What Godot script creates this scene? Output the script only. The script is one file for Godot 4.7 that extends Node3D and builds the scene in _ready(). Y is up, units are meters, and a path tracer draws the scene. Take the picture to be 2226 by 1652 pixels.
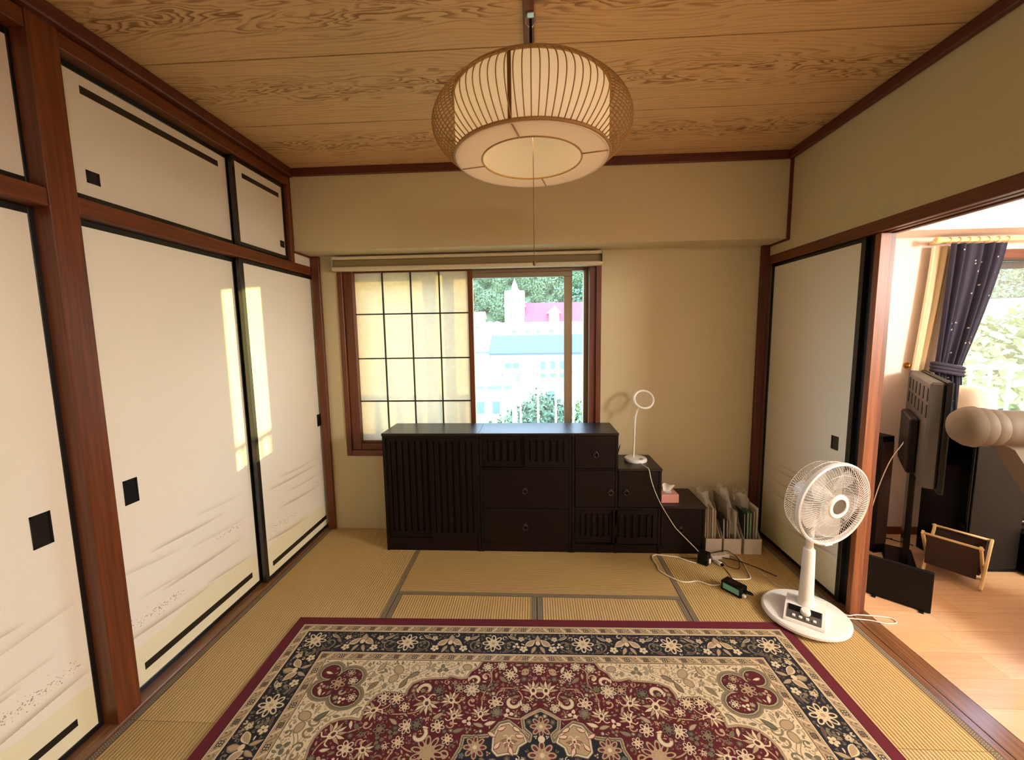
extends Node3D
# A tatami room with a window, a pendant lamp, a stepped chest and an opening to a living room.
# x runs right, y up, z towards the camera; the window wall stands at z = 0, the left wall at x = 0.

const W := 3.40          # room width
const H := 2.735         # ceiling height
const BACK := 3.80       # wall behind the camera
var X := Transform3D.IDENTITY
var count := {}
var m := {}
var rng := RandomNumberGenerator.new()


# ---------- mesh helpers ----------
func begin(smooth := false) -> SurfaceTool:
	var st := SurfaceTool.new()
	st.begin(Mesh.PRIMITIVE_TRIANGLES)
	st.set_smooth_group(0 if smooth else -1)
	return st

func tri(st: SurfaceTool, a: Vector3, b: Vector3, c: Vector3, out: Vector3) -> void:
	if (b - a).cross(c - a).dot(out) > 0.0:
		var t := b
		b = c
		c = t
	st.add_vertex(X * a)
	st.add_vertex(X * b)
	st.add_vertex(X * c)

func quad(st: SurfaceTool, a: Vector3, b: Vector3, c: Vector3, d: Vector3, out: Vector3) -> void:
	tri(st, a, b, c, out)
	tri(st, a, c, d, out)

func bx(st: SurfaceTool, c: Vector3, s: Vector3, b := 0.0) -> void:
	# a box with chamfered edges
	var h := s * 0.5
	var k := h - Vector3(b, b, b)
	var V := func(ax: int, sx: float, sy: float, sz: float) -> Vector3:
		var p := Vector3(sx * k.x, sy * k.y, sz * k.z)
		p[ax] = [sx, sy, sz][ax] * h[ax]
		return c + p
	for ax in 3:
		var u := (ax + 1) % 3
		var w := (ax + 2) % 3
		for s1 in [-1.0, 1.0]:
			var q := []
			for e in [[-1.0, -1.0], [1.0, -1.0], [1.0, 1.0], [-1.0, 1.0]]:
				var g := [0.0, 0.0, 0.0]
				g[ax] = s1
				g[u] = e[0]
				g[w] = e[1]
				q.append(V.call(ax, g[0], g[1], g[2]))
			var n := Vector3.ZERO
			n[ax] = s1
			quad(st, q[0], q[1], q[2], q[3], n)
			if b > 0.0:
				for s2 in [-1.0, 1.0]:
					var g1 := [0.0, 0.0, 0.0]
					g1[ax] = s1
					g1[u] = s2
					var g2 := g1.duplicate()
					g1[w] = -1.0
					g2[w] = 1.0
					var n2 := Vector3.ZERO
					n2[ax] = s1
					n2[u] = s2
					quad(st, V.call(ax, g1[0], g1[1], g1[2]), V.call(ax, g2[0], g2[1], g2[2]), V.call(u, g2[0], g2[1], g2[2]), V.call(u, g1[0], g1[1], g1[2]), n2)
	if b > 0.0:
		for sx in [-1.0, 1.0]:
			for sy in [-1.0, 1.0]:
				for sz in [-1.0, 1.0]:
					tri(st, V.call(0, sx, sy, sz), V.call(1, sx, sy, sz), V.call(2, sx, sy, sz), Vector3(sx, sy, sz))

func lohi(st: SurfaceTool, a: Vector3, b: Vector3, bev := 0.0) -> void:
	bx(st, (a + b) * 0.5, (b - a).abs(), bev)

func slab(st: SurfaceTool, o: Vector3, ux: Vector3, uy: Vector3, t: float, uv := Rect2(0, 0, 1, 1)) -> void:
	# a plate: its face o, o+ux, o+ux+uy, o+uy carries uv, its body lies t behind
	var n := ux.cross(uy).normalized()
	var P := [o, o + ux, o + ux + uy, o + uy]
	var U := [uv.position + Vector2(0, uv.size.y), uv.position + uv.size, uv.position + Vector2(uv.size.x, 0), uv.position]
	var put := func(i: int, back: bool) -> void:
		st.set_uv(U[i])
		st.add_vertex(X * (P[i] - (n * t if back else Vector3.ZERO)))
	for f in [[0, 2, 1], [0, 3, 2]]:
		for i in f:
			put.call(i, false)
	for f in [[0, 1, 2], [0, 2, 3]]:
		for i in f:
			put.call(i, true)
	for i in 4:
		var j := (i + 1) % 4
		put.call(i, false)
		put.call(j, false)
		put.call(j, true)
		put.call(i, false)
		put.call(j, true)
		put.call(i, true)

func tube(st: SurfaceTool, pts: Array, r: float, n := 8, closed := false, r2 := -1.0) -> void:
	st.set_smooth_group(0)
	var rings := []
	var side := Vector3.ZERO
	var c := pts.size()
	for i in c:
		var d: Vector3
		if closed:
			d = (pts[(i + 1) % c] - pts[(i + c - 1) % c]).normalized()
		else:
			d = (pts[mini(i + 1, c - 1)] - pts[maxi(i - 1, 0)]).normalized()
		if side == Vector3.ZERO:
			side = d.cross(Vector3.UP if absf(d.y) < 0.9 else Vector3.RIGHT).normalized()
		side = (side - d * side.dot(d)).normalized()
		var up := d.cross(side)
		var ring := []
		var rr := r if r2 < 0.0 else lerpf(r, r2, float(i) / (c - 1))
		for k in n:
			var a := TAU * k / n
			ring.append(pts[i] + (side * cos(a) + up * sin(a)) * rr)
		rings.append(ring)
	for i in (c if closed else c - 1):
		var j := (i + 1) % c
		var mid: Vector3 = (pts[i] + pts[j]) * 0.5
		for k in n:
			var l := (k + 1) % n
			quad(st, rings[i][k], rings[i][l], rings[j][l], rings[j][k], (rings[i][k] + rings[j][l]) * 0.5 - mid)
	if not closed:
		for k in range(1, n - 1):
			tri(st, rings[0][0], rings[0][k], rings[0][k + 1], pts[0] - pts[1])
			tri(st, rings[c - 1][0], rings[c - 1][k], rings[c - 1][k + 1], pts[c - 1] - pts[c - 2])

func lathe(st: SurfaceTool, prof: Array, n := 32, a0 := 0.0, a1 := TAU) -> void:
	# prof: Vector2(radius, height); a sharp turn of the profile stays a hard edge
	var g := 1
	for i in prof.size() - 1:
		if i > 0:
			var t: float = absf((prof[i] - prof[i - 1]).angle_to(prof[i + 1] - prof[i]))
			if t > 0.6:
				g += 1
		st.set_smooth_group(g)
		for k in n:
			var a := lerpf(a0, a1, float(k) / n)
			var b := lerpf(a0, a1, float(k + 1) / n)
			var q := []
			for e in [[i, a], [i, b], [i + 1, b], [i + 1, a]]:
				var pr: Vector2 = prof[e[0]]
				q.append(Vector3(cos(e[1]) * pr.x, pr.y, sin(e[1]) * pr.x))
			var d: Vector2 = prof[i + 1] - prof[i]
			var mid := (a + b) * 0.5
			var out := Vector3(cos(mid) * d.y, -d.x, sin(mid) * d.y)
			if prof[i].x > 1e-6:
				tri(st, q[0], q[1], q[2] if prof[i + 1].x > 1e-6 else q[3], out)
			if prof[i + 1].x > 1e-6:
				tri(st, q[0], q[2], q[3], out)

func prism(st: SurfaceTool, poly: PackedVector2Array, z0: float, z1: float) -> void:
	# a polygon of the xy plane pulled from z0 to z1
	var idx := Geometry2D.triangulate_polygon(poly)
	for i in range(0, idx.size(), 3):
		for z in [z0, z1]:
			tri(st, Vector3(poly[idx[i]].x, poly[idx[i]].y, z), Vector3(poly[idx[i + 1]].x, poly[idx[i + 1]].y, z), Vector3(poly[idx[i + 2]].x, poly[idx[i + 2]].y, z), Vector3(0, 0, 1.0 if z == maxf(z0, z1) else -1.0))
	var cw := Geometry2D.is_polygon_clockwise(poly)
	for i in poly.size():
		var a := poly[i]
		var b := poly[(i + 1) % poly.size()]
		var d := b - a
		var n := Vector3(-d.y, d.x, 0) if cw else Vector3(d.y, -d.x, 0)
		quad(st, Vector3(a.x, a.y, z0), Vector3(b.x, b.y, z0), Vector3(b.x, b.y, z1), Vector3(a.x, a.y, z1), n)

func smoothed(pts: Array, steps := 6) -> Array:
	var o := []
	for i in pts.size() - 1:
		for k in steps:
			o.append((pts[i] as Vector3).cubic_interpolate(pts[i + 1], pts[maxi(i - 1, 0)], pts[mini(i + 2, pts.size() - 1)], float(k) / steps))
	o.append(pts[-1])
	return o

func obj(called: String, st: SurfaceTool, mat: Material, parent: Node) -> MeshInstance3D:
	st.generate_normals()
	var o := MeshInstance3D.new()
	o.mesh = st.commit()
	o.material_override = mat
	o.name = called
	parent.add_child(o, true)
	return o

func box(called: String, a: Vector3, b: Vector3, mat: Material, parent: Node, bev := 0.0) -> MeshInstance3D:
	var st := begin()
	lohi(st, a, b, bev)
	return obj(called, st, mat, parent)

func copy_of(o: MeshInstance3D, xf: Transform3D, parent: Node) -> MeshInstance3D:
	var c := MeshInstance3D.new()
	c.mesh = o.mesh
	c.material_override = o.material_override
	c.name = o.name.rstrip("0123456789")
	c.transform = xf
	parent.add_child(c, true)
	return c

func numbered(called: String) -> String:
	var n: int = count.get(called, 0)
	count[called] = n + 1
	return called if n == 0 else "%s_%03d" % [called, n]

func thing(called: String, label: String, category: String, at := Vector3.ZERO, turn := 0.0, group := "", kind := "") -> Node3D:
	var o := Node3D.new()
	o.name = numbered(called)
	add_child(o)
	o.position = at
	o.rotation.y = turn
	tag(o, label, category, group, kind)
	return o

func tag(o: Node, label: String, category: String, group := "", kind := "") -> void:
	o.set_meta("label", label)
	o.set_meta("category", category)
	if group:
		o.set_meta("group", group)
	if kind:
		o.set_meta("kind", kind)

func struct(called: String, label: String, category: String) -> Node3D:
	return thing(called, label, category, Vector3.ZERO, 0.0, "", "structure")


# ---------- materials ----------
func mat(called: String, c: Color, rough := 0.6, metal := 0.0) -> StandardMaterial3D:
	var s := StandardMaterial3D.new()
	s.resource_name = called
	s.albedo_color = c
	s.roughness = rough
	s.metallic = metal
	m[called] = s
	return s

func rgb8(r: int, g: int, b: int) -> Color:
	return Color8(r, g, b)

func tex(im: Image) -> ImageTexture:
	return ImageTexture.create_from_image(im)

func noise_image(w: int, h: int, freq: float, sd: int, octaves := 4, stretch := 1.0) -> Image:
	var f := FastNoiseLite.new()
	f.seed = sd
	f.frequency = freq
	f.fractal_octaves = octaves
	f.noise_type = FastNoiseLite.TYPE_SIMPLEX_SMOOTH
	var im := f.get_seamless_image(w, int(h * stretch))
	im.convert(Image.FORMAT_L8)
	if stretch != 1.0:
		im.resize(w, h, Image.INTERPOLATE_CUBIC)
	return im

func toned(im: Image, lo: Color, hi: Color) -> Image:
	# grey levels become a mix of two colours
	var src := im.get_data()
	var out := PackedByteArray()
	out.resize(src.size() * 3)
	var table := []
	for i in 256:
		var c := lo.lerp(hi, i / 255.0)
		table.append([c.r8, c.g8, c.b8])
	for i in src.size():
		var t: Array = table[src[i]]
		out[i * 3] = t[0]
		out[i * 3 + 1] = t[1]
		out[i * 3 + 2] = t[2]
	return Image.create_from_data(im.get_width(), im.get_height(), false, Image.FORMAT_RGB8, out)

func grained(called: String, c: Color, rough: float, t: Texture2D, scale: Vector3, relief: Texture2D = null, depth := 0.0) -> StandardMaterial3D:
	var s := mat(called, c, rough)
	s.albedo_texture = t
	s.uv1_triplanar = true
	s.uv1_world_triplanar = true
	s.uv1_scale = scale
	if relief:
		s.heightmap_enabled = true
		s.heightmap_texture = relief
		s.heightmap_scale = depth
	return s


func ceiling_grain(sd: int) -> Image:
	# a flat-sawn board: year rings of a log cut lengthwise, wide and pointed in the middle, straight at the edges
	var w := 1400
	var h := 210
	var n1 := FastNoiseLite.new()
	n1.seed = sd
	n1.frequency = 1.0
	n1.fractal_octaves = 3
	var n2 := FastNoiseLite.new()
	n2.seed = sd + 9
	n2.frequency = 1.0
	n2.fractal_octaves = 2
	var out := PackedByteArray()
	out.resize(w * h * 3)
	var mid := 0.5 + 0.07 * sin(sd * 2.1)
	for y in h:
		var v := float(y) / h
		for x in w:
			var u := float(x) / w * 3.4
			var dv := v - mid + 0.06 * n2.get_noise_2d(u * 0.9, 3.0) 
			var near := exp(-dv * dv * 26.0)
			var d0 := 0.25 + 0.20 * n1.get_noise_2d(u * 0.55, 7.0) + near * 0.16 * n1.get_noise_2d(u * 1.7, v * 3.2)
			var ring := sqrt(d0 * d0 + dv * dv * 1.1) * 30.0 + (0.5 + 1.1 * near) * n2.get_noise_2d(u * 2.4, v * 10.0)
			var f: float = ring - floorf(ring)
			var line := smoothstep(0.38, 0.88, f) * (1.0 - smoothstep(0.93, 1.0, f))
			var fine := n2.get_noise_2d(u * 5.0, v * 160.0)
			var strength := (0.22 + 0.75 * near) * clampf(0.75 + 1.1 * n1.get_noise_2d(u * 2.2 + 40.0, v * 7.0), 0.1, 1.0)
			var t := clampf(line * strength + 0.10 * fine + 0.05 * n1.get_noise_2d(u * 1.3, v * 3.0), 0.0, 1.0)
			var i := (y * w + x) * 3
			out[i] = int(lerpf(206, 122, t))
			out[i + 1] = int(lerpf(170, 84, t))
			out[i + 2] = int(lerpf(122, 46, t))
	return Image.create_from_data(w, h, false, Image.FORMAT_RGB8, out)

func plank_grain(sd: int) -> Image:
	var w := 512
	var h := 96
	var n := FastNoiseLite.new()
	n.seed = sd
	n.frequency = 1.0
	n.fractal_octaves = 3
	var out := PackedByteArray()
	out.resize(w * h * 3)
	for y in h:
		for x in w:
			var u := float(x) / w * 0.9
			var v := float(y) / h
			var f := n.get_noise_2d(u * 4.0, v * 30.0) * 0.5 + 0.35 * n.get_noise_2d(u * 1.6, v * 4.0) + 0.2 * n.get_noise_2d(u * 30.0, v * 120.0)
			var t := clampf(0.5 + f * 0.75, 0.0, 1.0)
			var i := (y * w + x) * 3
			out[i] = int(lerpf(200, 226, t))
			out[i + 1] = int(lerpf(160, 190, t))
			out[i + 2] = int(lerpf(120, 152, t))
	return Image.create_from_data(w, h, false, Image.FORMAT_RGB8, out)

func tatami_images() -> Array:
	# 16 ribs of woven rush across, strands along v
	var s := 512
	var n := FastNoiseLite.new()
	n.seed = 5
	n.frequency = 1.0
	n.fractal_octaves = 2
	var col := PackedByteArray()
	col.resize(s * s * 3)
	var hei := PackedByteArray()
	hei.resize(s * s)
	for y in s:
		for x in s:
			var ph := float(x) / s * 16.0
			var f: float = ph - floorf(ph)
			var rib := sqrt(maxf(0.0, 1.0 - pow(absf(f * 2.0 - 1.0), 2.6)))
			var strand := 0.5 + 0.5 * sin(float(y) / s * TAU * 96.0 + (PI if int(ph) % 2 else 0.0))
			hei[y * s + x] = int(clampf(rib * 0.82 + strand * 0.16, 0.0, 1.0) * 255)
			var t := 0.5 + 0.32 * n.get_noise_2d(x * 0.02, y * 0.30) + 0.20 * n.get_noise_2d(x * 0.15, y * 0.9) + 0.12 * (strand - 0.5)
			var thread := 1.0 - 0.36 * smoothstep(0.70, 0.97, absf(f * 2.0 - 1.0))
			t = clampf(t, 0.0, 1.0)
			var i := (y * s + x) * 3
			col[i] = int(lerpf(192, 226, t) * thread)
			col[i + 1] = int(lerpf(158, 194, t) * thread)
			col[i + 2] = int(lerpf(98, 132, t) * thread)
	return [Image.create_from_data(s, s, false, Image.FORMAT_RGB8, col), Image.create_from_data(s, s, false, Image.FORMAT_L8, hei)]

func border_image() -> Image:
	# woven cloth edging: a small repeating diamond figure in grey thread on brown
	var s := 64
	var im := Image.create(s, s, false, Image.FORMAT_RGB8)
	for y in s:
		for x in s:
			var a := absi((x % 32) - 16) + absi((y % 16) * 2 - 16)
			var c := Color8(128, 112, 88)
			if a < 7:
				c = Color8(196, 184, 158)
			elif a > 11 and a < 18:
				c = Color8(92, 80, 62)
			if x < 4 or x > 59:
				c = Color8(82, 70, 54)
			if (x + y) % 2:
				c = c.darkened(0.08)
			im.set_pixel(x, y, c)
	return im

func fusuma_image(sd: int, strokes: Array, dots: Array) -> Image:
	# door paper 0.8 x 2.0 m with a printed landscape of mist bands and specks low down
	var w := 512
	var h := 1280
	var im := toned(noise_image(w, h, 0.18, sd, 3), Color8(234, 227, 208), Color8(240, 234, 216))
	var g := RandomNumberGenerator.new()
	g.seed = sd
	var px := func(u: float, y: float) -> Vector2:
		return Vector2(u * w, (1.0 - y / 2.0) * h)
	# the printed straw-coloured ground at the foot, its upper edge a slow wave
	for x in w:
		var edge := 0.195 + 0.022 * sin(x * 0.011 + sd) + 0.008 * sin(x * 0.031)
		var y0 := int((1.0 - edge / 2.0) * h)
		for y in range(y0, h):
			var c := im.get_pixel(x, y)
			im.set_pixel(x, y, Color(c.r * 0.985, c.g * 0.98, c.b * 0.90))
	for s in strokes:
		var a: Vector2 = px.call(s[0], s[1])
		var b: Vector2 = px.call(s[2], s[3])
		var tone: float = s[4]
		var half: float = s[5] * 2.0
		for x in range(maxi(0, int(a.x)), mini(w, int(b.x))):
			var t := clampf((x - a.x) / (b.x - a.x), 0.0, 1.0)
			var yy := lerpf(a.y, b.y, t) + 2.0 * sin(t * 5.0 + sd)
			var taper := sin(PI * pow(t, 0.7))
			for y in range(int(yy) - int(half), int(yy) + 1):
				if y < 0 or y >= h:
					continue
				var q := 1.0 - (yy - y) / half
				var c := im.get_pixel(x, y)
				var k := tone * taper * q * q
				im.set_pixel(x, y, c.lerp(Color8(170, 156, 126), k))
	for d in dots:
		for i in int(d[4]):
			var t := g.randf()
			var p: Vector2 = px.call(lerpf(d[0], d[2], t), lerpf(d[1], d[3], t) + g.randfn(0.0, 0.013))
			var sz := 1 if g.randf() < 0.6 else 2
			im.fill_rect(Rect2i(int(p.x), int(p.y), sz + 1, sz), Color8(142, 130, 106))
	return im


# ---------- the rug's pattern, drawn as one quarter and mirrored ----------
var R: Image
const RS := 1024.0 / 1.321   # pixels per metre

func fillpoly(pts: PackedVector2Array, c: Color) -> void:
	var lo := 1e9
	var hi := -1e9
	for q in pts:
		lo = minf(lo, q.y)
		hi = maxf(hi, q.y)
	for y in range(maxi(0, int(floor(lo))), mini(R.get_height() - 1, int(ceil(hi))) + 1):
		var xs := []
		var yy := y + 0.5
		for i in pts.size():
			var a := pts[i]
			var b := pts[(i + 1) % pts.size()]
			if (a.y <= yy) != (b.y <= yy):
				xs.append(a.x + (yy - a.y) / (b.y - a.y) * (b.x - a.x))
		xs.sort()
		for i in range(0, xs.size() - 1, 2):
			var x0 := int(round(xs[i]))
			var x1 := int(round(xs[i + 1]))
			if x1 > x0:
				R.fill_rect(Rect2i(x0, y, x1 - x0, 1), c)

func mpx(pts: Array) -> PackedVector2Array:
	var o := PackedVector2Array()
	for q in pts:
		o.append(q * RS)
	return o

func ell(c: Vector2, a: float, b: float, ang: float, col: Color) -> void:
	var o := PackedVector2Array()
	for k in 14:
		var t := TAU * k / 14
		o.append((c + Vector2(cos(t) * a, sin(t) * b).rotated(ang)) * RS)
	fillpoly(o, col)

func line(pts: Array, wd: float, col: Color) -> void:
	for i in pts.size() - 1:
		var a: Vector2 = pts[i]
		var b: Vector2 = pts[i + 1]
		if a.distance_to(b) < 1e-6:
			continue
		var n := (b - a).orthogonal().normalized() * wd * 0.5
		fillpoly(mpx([a + n, b + n, b - n, a - n]), col)
		ell(b, wd * 0.5, wd * 0.5, 0, col)

func curve(pts: Array, steps := 6) -> Array:
	var o := []
	for i in pts.size() - 1:
		for k in steps:
			o.append((pts[i] as Vector2).cubic_interpolate(pts[i + 1], pts[maxi(i - 1, 0)], pts[mini(i + 2, pts.size() - 1)], float(k) / steps))
	o.append(pts[-1])
	return o

func leaf(c: Vector2, l: float, wd: float, ang: float, col: Color, edge: Color) -> void:
	for s in [[1.0, edge], [0.68, col]]:
		var o := []
		for k in 9:
			var t := k / 8.0
			o.append(c + Vector2((t - 0.5) * l * lerpf(1.0, s[0], 0.4), sin(PI * pow(t, 0.8)) * wd * 0.5 * s[0]).rotated(ang))
		for k in 8:
			var t := 1.0 - (k + 1) / 9.0
			o.append(c + Vector2((t - 0.5) * l * lerpf(1.0, s[0], 0.4), -sin(PI * pow(t, 0.8)) * wd * 0.32 * s[0]).rotated(ang))
		fillpoly(mpx(o), s[1])

func rosette(c: Vector2, r: float, n: int, petal: Color, inner: Color, heart: Color, a0 := 0.0) -> void:
	for k in n:
		var a := a0 + TAU * k / n
		var q := c + Vector2(r * 0.62, 0).rotated(a)
		ell(q, r * 0.38 + 0.003, r * 1.9 / n + 0.002, a, petal.darkened(0.72))
	for k in n:
		var a := a0 + TAU * k / n
		var q := c + Vector2(r * 0.62, 0).rotated(a)
		ell(q, r * 0.38, r * 1.75 / n, a, petal)
	for k in n:
		var a := a0 + TAU * k / n
		ell(c + Vector2(r * 0.64, 0).rotated(a), r * 0.22, r * 0.95 / n, a, inner)
	ell(c, r * 0.30, r * 0.30, 0, petal)
	ell(c, r * 0.17, r * 0.17, 0, heart)

func bloom(c: Vector2, r: float, ang: float, col: Color, shade: Color, heart: Color) -> void:
	# a palmette: a fan of petals on a calyx
	for k in range(-3, 4):
		var a := ang + k * 0.48
		leaf(c + Vector2(r * 0.5, 0).rotated(a), r * 1.05, r * 0.42, a, col if absi(k) % 2 == 0 else shade, heart)
	ell(c, r * 0.34, r * 0.27, ang, col)
	ell(c + Vector2(r * 0.06, 0).rotated(ang), r * 0.17, r * 0.13, ang, heart)
	for s in [-1, 1]:
		line(curve([c - Vector2(r * 0.1, 0).rotated(ang), c + Vector2(-r * 0.55, s * r * 0.28).rotated(ang), c + Vector2(-r * 0.5, s * r * 0.62).rotated(ang)], 4), r * 0.10, col)

func scroll(c: Vector2, r: float, ang: float, dir: float, col: Color, wd: float) -> void:
	var o := []
	for k in 13:
		var t := k / 12.0
		o.append(c + Vector2.from_angle(ang + dir * t * 4.4) * r * (1.0 - 0.75 * t))
	line(o, wd, col)
	ell(o[-1], wd * 1.3, wd * 1.3, 0, col)

func spur(c: Vector2, r: float, ang: float, col: Color, edge: Color) -> void:
	# a curled leaf: a tapering hook that ends in a rolled tip
	var o := []
	for k in 12:
		var t := k / 11.0
		o.append(c + Vector2.from_angle(ang + t * 4.2) * r * (1.05 - 0.55 * t))
	for k in 11:
		var wd := r * (0.50 - 0.34 * absf(k / 11.0 - 0.35))
		line([o[k], o[k + 1]], wd + 0.005, edge)
	for k in 11:
		var wd := r * (0.50 - 0.34 * absf(k / 11.0 - 0.35))
		line([o[k], o[k + 1]], wd, col)
	ell(o[-1], r * 0.22, r * 0.22, 0, edge)
	leaf(c + Vector2.from_angle(ang) * r * 1.2, r * 1.1, r * 0.5, ang + 1.2, col, edge)

func free_spot(c: Vector2, r: float, base: Color) -> bool:
	for k in 9:
		var q := (c + (Vector2.ZERO if k == 8 else Vector2.from_angle(TAU * k / 8) * r)) * RS
		if q.x < 0 or q.y < 0 or q.x >= R.get_width() or q.y >= R.get_height():
			return false
		var e := R.get_pixel(int(q.x), int(q.y))
		if absf(e.r - base.r) + absf(e.g - base.g) + absf(e.b - base.b) > 0.02:
			return false
	return true

func filler(rect: Rect2, base: Color, tries: int, sizes: Array, kinds: Array, cols: Array, g: RandomNumberGenerator) -> void:
	for i in tries:
		var sz: float = sizes[int(float(i) / tries * sizes.size())]
		var c := rect.position + Vector2(g.randf(), g.randf()) * rect.size
		if not free_spot(c, sz * 0.86, base):
			continue
		var a := g.randf() * TAU
		var k: int = kinds[g.randi() % kinds.size()]
		var c1: Color = cols[g.randi() % cols.size()]
		var c2: Color = cols[g.randi() % cols.size()]
		var dark := base.darkened(0.25)
		if k != 2 and base.r < 0.5 and sz > 0.012:
			ell(c, sz * 0.5, sz * 0.5, 0, dark)
		match k:
			0:
				rosette(c, sz, 5 + g.randi() % 3, c1, dark if g.randf() < 0.5 else c2.darkened(0.3), c1, a)
			1:
				leaf(c, sz * 2.0, sz * 1.0, a, c1, c2.darkened(0.35))
			2:
				scroll(c, sz * 0.85, a, 1.0 if g.randf() < 0.5 else -1.0, c1, sz * 0.26)
			3:
				bloom(c, sz * 0.78, a, c1, c2, dark)
			4:
				spur(c, sz * 0.62, a, c1, c2.darkened(0.3))
			5:
				for s in 3:
					ell(c + Vector2.from_angle(a + s * TAU / 3) * sz * 0.45, sz * 0.42, sz * 0.30, a + s * TAU / 3, c1)
				ell(c, sz * 0.2, sz * 0.2, 0, dark)

func rug_image() -> Image:
	var qw := 1024
	var qh := int(1.0 * RS)
	R = Image.create(qw, qh, false, Image.FORMAT_RGB8)
	var g := RandomNumberGenerator.new()
	g.seed = 77
	var wine := Color8(92, 11, 28)
	var field := Color8(82, 2, 12)
	var cream := Color8(210, 191, 154)
	var tan_ := Color8(170, 145, 110)
	var drab := Color8(126, 111, 85)
	var olive := Color8(104, 98, 74)
	var navy := Color8(20, 20, 28)
	var dark := Color8(38, 28, 24)
	var rect := func(d: float, c: Color) -> void:
		R.fill_rect(Rect2i(int(d * RS), int(d * RS), qw, qh), c)
	rect.call(0.0, wine)
	rect.call(0.048, dark)
	rect.call(0.052, cream)
	rect.call(0.056, tan_)
	rect.call(0.098, cream)
	rect.call(0.102, dark)
	rect.call(0.105, navy)
	rect.call(0.240, dark)
	rect.call(0.243, cream)
	rect.call(0.247, tan_)
	rect.call(0.288, dark)
	rect.call(0.291, cream)
	# guard bands: slanted leaves and small florets, along x and along y
	for band in [0.077, 0.2675]:
		var n := 0
		var s: float = band
		while s < 1.34:
			for swap in 2:
				var at := func(u: float, v: float) -> Vector2:
					return Vector2(u, band + v) if swap == 0 else Vector2(band + v, u)
				if swap == 1 and s > 1.02:
					continue
				if n % 3 == 0:
					rosette(at.call(s, 0.0), 0.012, 4, olive, cream if n % 2 else Color8(140, 84, 70), dark, PI / 4)
				else:
					line([at.call(s - 0.012, 0.014), at.call(s + 0.012, -0.014)], 0.006, cream if n % 3 == 1 else drab)
					ell(at.call(s + 0.013, 0.008), 0.006, 0.004, 0.6, drab)
					ell(at.call(s - 0.013, -0.008), 0.006, 0.004, 0.6, olive)
			s += 0.030
			n += 1
	# main border on navy
	var bc := 0.173
	for swap in 2:
		var P := func(u: float, v: float) -> Vector2:
			return Vector2(u, bc + v) if swap == 0 else Vector2(bc + v, u)
		var turn := 0.0 if swap == 0 else PI / 2
		var rosettes := [0.168, 0.655, 1.095] if swap == 0 else [0.168, 0.54, 0.90]
		var palms := [0.42, 0.875, 1.321] if swap == 0 else [0.355, 0.72]
		for u in rosettes:
			for s in [-1, 1]:
				if u > 0.3 or s > 0:
					scroll(P.call(u + s * 0.085, 0.008), 0.045, PI / 2 + turn + (0.6 if s > 0 else -0.6), -s * (1 if swap == 0 else -1), drab, 0.007)
					scroll(P.call(u + s * 0.078, 0.012), 0.030, PI / 2 + turn, s, olive, 0.006)
					leaf(P.call(u + s * 0.10, -0.038), 0.06, 0.022, turn + s * 0.5, drab, cream)
					leaf(P.call(u + s * 0.075, 0.050), 0.06, 0.018, turn - s * 0.3, Color8(92, 58, 56), olive)
			ell(P.call(u, 0.0), 0.060, 0.060, 0, navy)
			rosette(P.call(u, 0.0), 0.056, 8, cream, dark, tan_, turn)
		for u in palms:
			var dn := PI / 2 if swap == 0 else 0.0
			for s in [-1, 1]:
				leaf(P.call(u + s * 0.038, -0.006), 0.068, 0.044, turn + s * 0.7, tan_, cream)
				leaf(P.call(u + s * 0.022, 0.042), 0.055, 0.026, dn - s * (0.45 if swap == 0 else -0.45), tan_, drab)
				rosette(P.call(u + s * 0.072, 0.036), 0.021, 5, cream, cream, navy, 0.3)
				rosette(P.call(u + s * 0.085, -0.030), 0.017, 5, cream, tan_, navy, 0.3)
			leaf(P.call(u, -0.030), 0.060, 0.045, -dn, tan_, drab)
			ell(P.call(u, -0.002), 0.012, 0.014, 0, cream)
	filler(Rect2(0.105, 0.105, 1.216, 0.135), navy, 5000, [0.024, 0.018, 0.013, 0.010, 0.008], [1, 2, 4, 5], [drab, olive, cream, drab, Color8(96, 66, 60)], g)
	filler(Rect2(0.105, 0.24, 0.135, 0.76), navy, 3600, [0.024, 0.018, 0.013, 0.010, 0.008], [1, 2, 4, 5], [drab, olive, cream, drab, Color8(96, 66, 60)], g)
	# corner fields: cream ground, tan scrollwork with dark outlines
	var out_line := func(pts: Array, wd: float) -> void:
		line(pts, wd + 0.006, drab)
		line(pts, wd, cream)
	for a in [[Vector2(0.56, 0.31), Vector2(0.64, 0.34), Vector2(0.66, 0.39), Vector2(0.62, 0.44), Vector2(0.56, 0.49)], [Vector2(0.67, 0.37), Vector2(0.74, 0.375), Vector2(0.80, 0.345), Vector2(0.79, 0.31), Vector2(0.74, 0.315)], [Vector2(0.82, 0.32), Vector2(0.86, 0.34), Vector2(0.92, 0.33), Vector2(0.95, 0.305)], [Vector2(0.31, 0.56), Vector2(0.36, 0.60), Vector2(0.42, 0.60), Vector2(0.47, 0.56)], [Vector2(0.33, 0.64), Vector2(0.37, 0.70), Vector2(0.36, 0.78), Vector2(0.32, 0.80)], [Vector2(0.40, 0.66), Vector2(0.37, 0.74), Vector2(0.39, 0.83), Vector2(0.34, 0.90)]]:
		out_line.call(curve(a), 0.010)
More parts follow.
